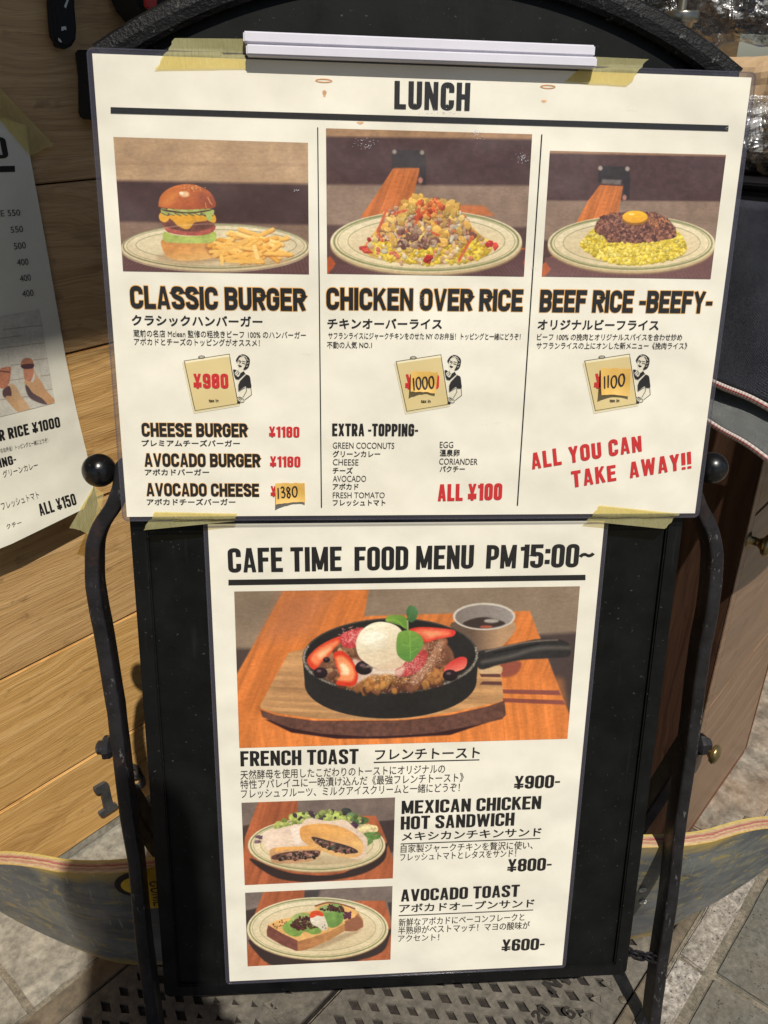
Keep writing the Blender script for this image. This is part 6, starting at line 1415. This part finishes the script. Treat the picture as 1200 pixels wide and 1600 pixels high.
# unseen denim sheet added round the corner, shaped to shade the drawer fronts
JE = F_J.loc(1290, 318)[0]
grid('leg_fabric', 16, 20, lambda u, v: (.060 + .012 * math.sin(u * 4), CH + .004 - v * .252, .035 - u * .30), MT['denim'], jr, thick=.0012)
zt = F_J.w((*jl(1160, 296), .0)).z
tr = thing('black_tray', 'flat black plastic tray lying on the jeans under the clear bag', 'tray', F_J)
a = jl(1040, 272); b = jl(1280, 303)
box('tray_body', -.12, .20, a[1] - .022, a[1] - .003, -.30, .018, MT['blackplastic'], tr, .003, 3)
box('tray_lip', -.122, .202, a[1] - .0028, a[1] + .0008, -.302, .0205, MT['blackplastic'], tr, .0015, 2)
yt = a[1]
def crumple(name, fn, nx, ny, amp, sc, m, parent, seed=0, thick=0):
    def f(u, v):
        p = Vector(fn(u, v)); q = p * sc + Vector((seed, seed * 2, 0)); w = noise.noise(q) + .5 * abs(noise.noise(q * 2.3)) + .3 * abs(noise.noise(q * 5.1))
        return p + Vector((noise.noise(q + Vector((9, 0, 0))) * amp * .5, noise.noise(q + Vector((0, 9, 0))) * amp * .5, w * amp))
    o = grid(name, nx, ny, f, m, parent, smooth=False); return o
def pillow(cx, cy, w, h, d, z0=0.):
    def f(u, v):
        x, y = 2 * u - 1, 2 * v - 1; return (cx + x * w / 2, cy + y * h / 2, z0 + d * (1 - abs(x) ** 3) ** .6 * (1 - abs(y) ** 3) ** .6)
    return f
# clear bag with brown twine
cb = thing('clear_bag', 'crinkled clear plastic bag of brown straw-like filling lying on the black tray', 'bag', F_J)
p0 = jl(1110, 262, -.02); p1 = jl(1260, 158, -.02)
MT['straw'] = flat('brown_straw', L(176, 152, 122), .9, var=.5, sc=60, bump=1., bsc=90, bd=.004)
crumple('filling', pillow((p0[0] + p1[0]) / 2, (p0[1] + p1[1]) / 2 - .002, p1[0] - p0[0] + .06, p1[1] - p0[1], .02, -.05), 40, 30, .012, 70, MT['straw'], cb, 3)
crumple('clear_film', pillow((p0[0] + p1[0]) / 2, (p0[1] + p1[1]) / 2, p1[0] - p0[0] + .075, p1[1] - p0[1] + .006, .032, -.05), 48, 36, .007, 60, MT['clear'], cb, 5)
# kraft paper bag behind it
kb = thing('kraft_paper_bag', 'light brown kraft paper bag standing behind the clear bag', 'bag', F_J)
p0 = jl(1060, 185, -.055); p1 = jl(1290, 84, -.055)
crumple('paper', pillow((p0[0] + p1[0]) / 2, (p0[1] + p1[1]) / 2 - .03, p1[0] - p0[0] + .06, p1[1] - p0[1] + .06, .03, -.085), 30, 24, .008, 30, MT['kraft'], kb, 7)
# big clear bag with black things
bb = thing('large_clear_bag', 'large shiny clear plastic bag wrapped round black goods at the upper right', 'bag', F_J)
p0 = jl(960, 66, -.10); p1 = jl(1300, -140, -.10)
crumple('black_contents', pillow((p0[0] + p1[0]) / 2, (p0[1] + p1[1]) / 2, p1[0] - p0[0], p1[1] - p0[1] - .01, .035, -.16), 40, 40, .02, 34, MT['goods'], bb, 11)
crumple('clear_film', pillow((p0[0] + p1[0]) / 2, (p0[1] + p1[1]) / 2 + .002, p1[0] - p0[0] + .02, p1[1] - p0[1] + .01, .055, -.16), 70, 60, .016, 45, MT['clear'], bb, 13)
# steel knob with rod
kn = thing('steel_clamp_knob', 'round steel clamp knob on a rod just behind the right shoulder of the arch', 'clamp', F_J)
c = jl(1063, 30, -.03)
rotx = Matrix.Rotation(math.radians(-90), 4, 'X')
lathe('knob', [(0, -.004), (.010, -.004), (.0105, -.001), (.0135, 0), (.0140, .0012), (.0140, .0065), (.0130, .0078), (.004, .008), (0, .008)], 32, MT['steel'], kn, Matrix.Translation((c[0], c[1] - .002, -.03)) @ rotx)
lathe('rod', [(0, -.05), (.0085, -.05), (.0085, -.004), (.0034, -.0035), (.0034, .05), (0, .05)], 20, MT['steel'], kn, Matrix.Translation((c[0], c[1] - .002, -.03)) @ rotx)

# ================================================================ awning over the wall (above the picture)
aw = thing('awning', 'dark green canvas awning fixed to the wall above the picture, shading the upper planks', 'awning', F_W)
mesh('canvas', [(-3, 2.45, 0), (4, 2.45, 0), (4, 2.3, AWV), (-3, 2.3, AWV), (4, 2.27, AWV), (-3, 2.27, AWV)], [(0, 1, 2, 3), (3, 2, 4, 5)], MT['canvas'], aw).modifiers.new('t', 'SOLIDIFY').thickness = .004
# ================================================================ the photographer, standing behind the camera with a phone held low; only their shadow is in the picture
PX, PY = .05, -.34
per = thing('person', 'person in a navy shirt standing in front of the board, holding a phone low', 'person', None, (PX, PY, 0))
def skin(name, verts, edges, radii, m, sub=1):
    me = bpy.data.meshes.new(name); me.from_pydata([Vector(v) - Vector((PX, PY, 0)) for v in verts], edges, []); me.update()
    o = bpy.data.objects.new(name, me); COL.objects.link(o); o.parent = per; me.materials.append(m)
    sk = o.modifiers.new('skin', 'SKIN'); sk.use_smooth_shade = True
    for i, r in enumerate(radii): o.data.skin_vertices[0].data[i].radius = (r, r) if not isinstance(r, tuple) else r
    o.data.skin_vertices[0].data[0].use_root = True
    sb = o.modifiers.new('sub', 'SUBSURF'); sb.levels = sub; sb.render_levels = sub
    return o
V = [(.05, -.40, .86), (.05, -.41, .98), (.05, -.39, 1.12), (.05, -.37, 1.28), (.05, -.35, 1.37), (.05, -.32, 1.44), (.05, -.30, 1.51), (.05, -.31, 1.58)]
Rr = [(.15, .11), (.13, .10), (.14, .10), (.15, .085), (.055, .055), (.066, .075), (.076, .09), (.05, .06)]
E_ = [(i, i + 1) for i in range(7)]
def limb(root, pts, rad):
    a = root
    for p, r in zip(pts, rad): V.append(p); Rr.append(r); E_.append((a, len(V) - 1)); a = len(V) - 1
    return a
for s in (-1, 1):
    cx = -.023; sx = .05
    w = limb(3, [(sx + s * .175, -.37, 1.31), (sx + s * .21, -.33, 1.05), (sx + s * .10 - .04, -.16, .86), (cx + s * .056, -.045, .765), (cx + s * .052, -.030, .765)], [.055, .042, .034, .024, .026])
    for k in range(4):       # fingers curl round the side of the phone
        z = .745 + .019 * k; limb(w, [(cx + s * .050, -.018, z), (cx + s * .040, -.004, z + .006), (cx + s * .026, -.004, z + .008)], [.0085, .0078, .007])
    limb(w, [(cx + s * .040, -.034, .785), (cx + s * .028, -.032, .80)], [.010, .0085])
    limb(0, [(sx + s * .09, -.40, .70), (sx + s * .10, -.38, .46), (sx + s * .11, -.41, .24), (sx + s * .11, -.42, .07), (sx + s * .13, -.30, .035)], [.085, .062, .052, .04, .036])
skin('body', V, E_, Rr, MT['shirt'])
ph = thing('phone', 'black phone held upright by the standing person', 'phone', Frame(C0 + BZ * .006, RX, UY))
box('case', -.058, .012, -.125, .014, -.0045, .0035, MT['blackplastic'], ph, .003, 3)
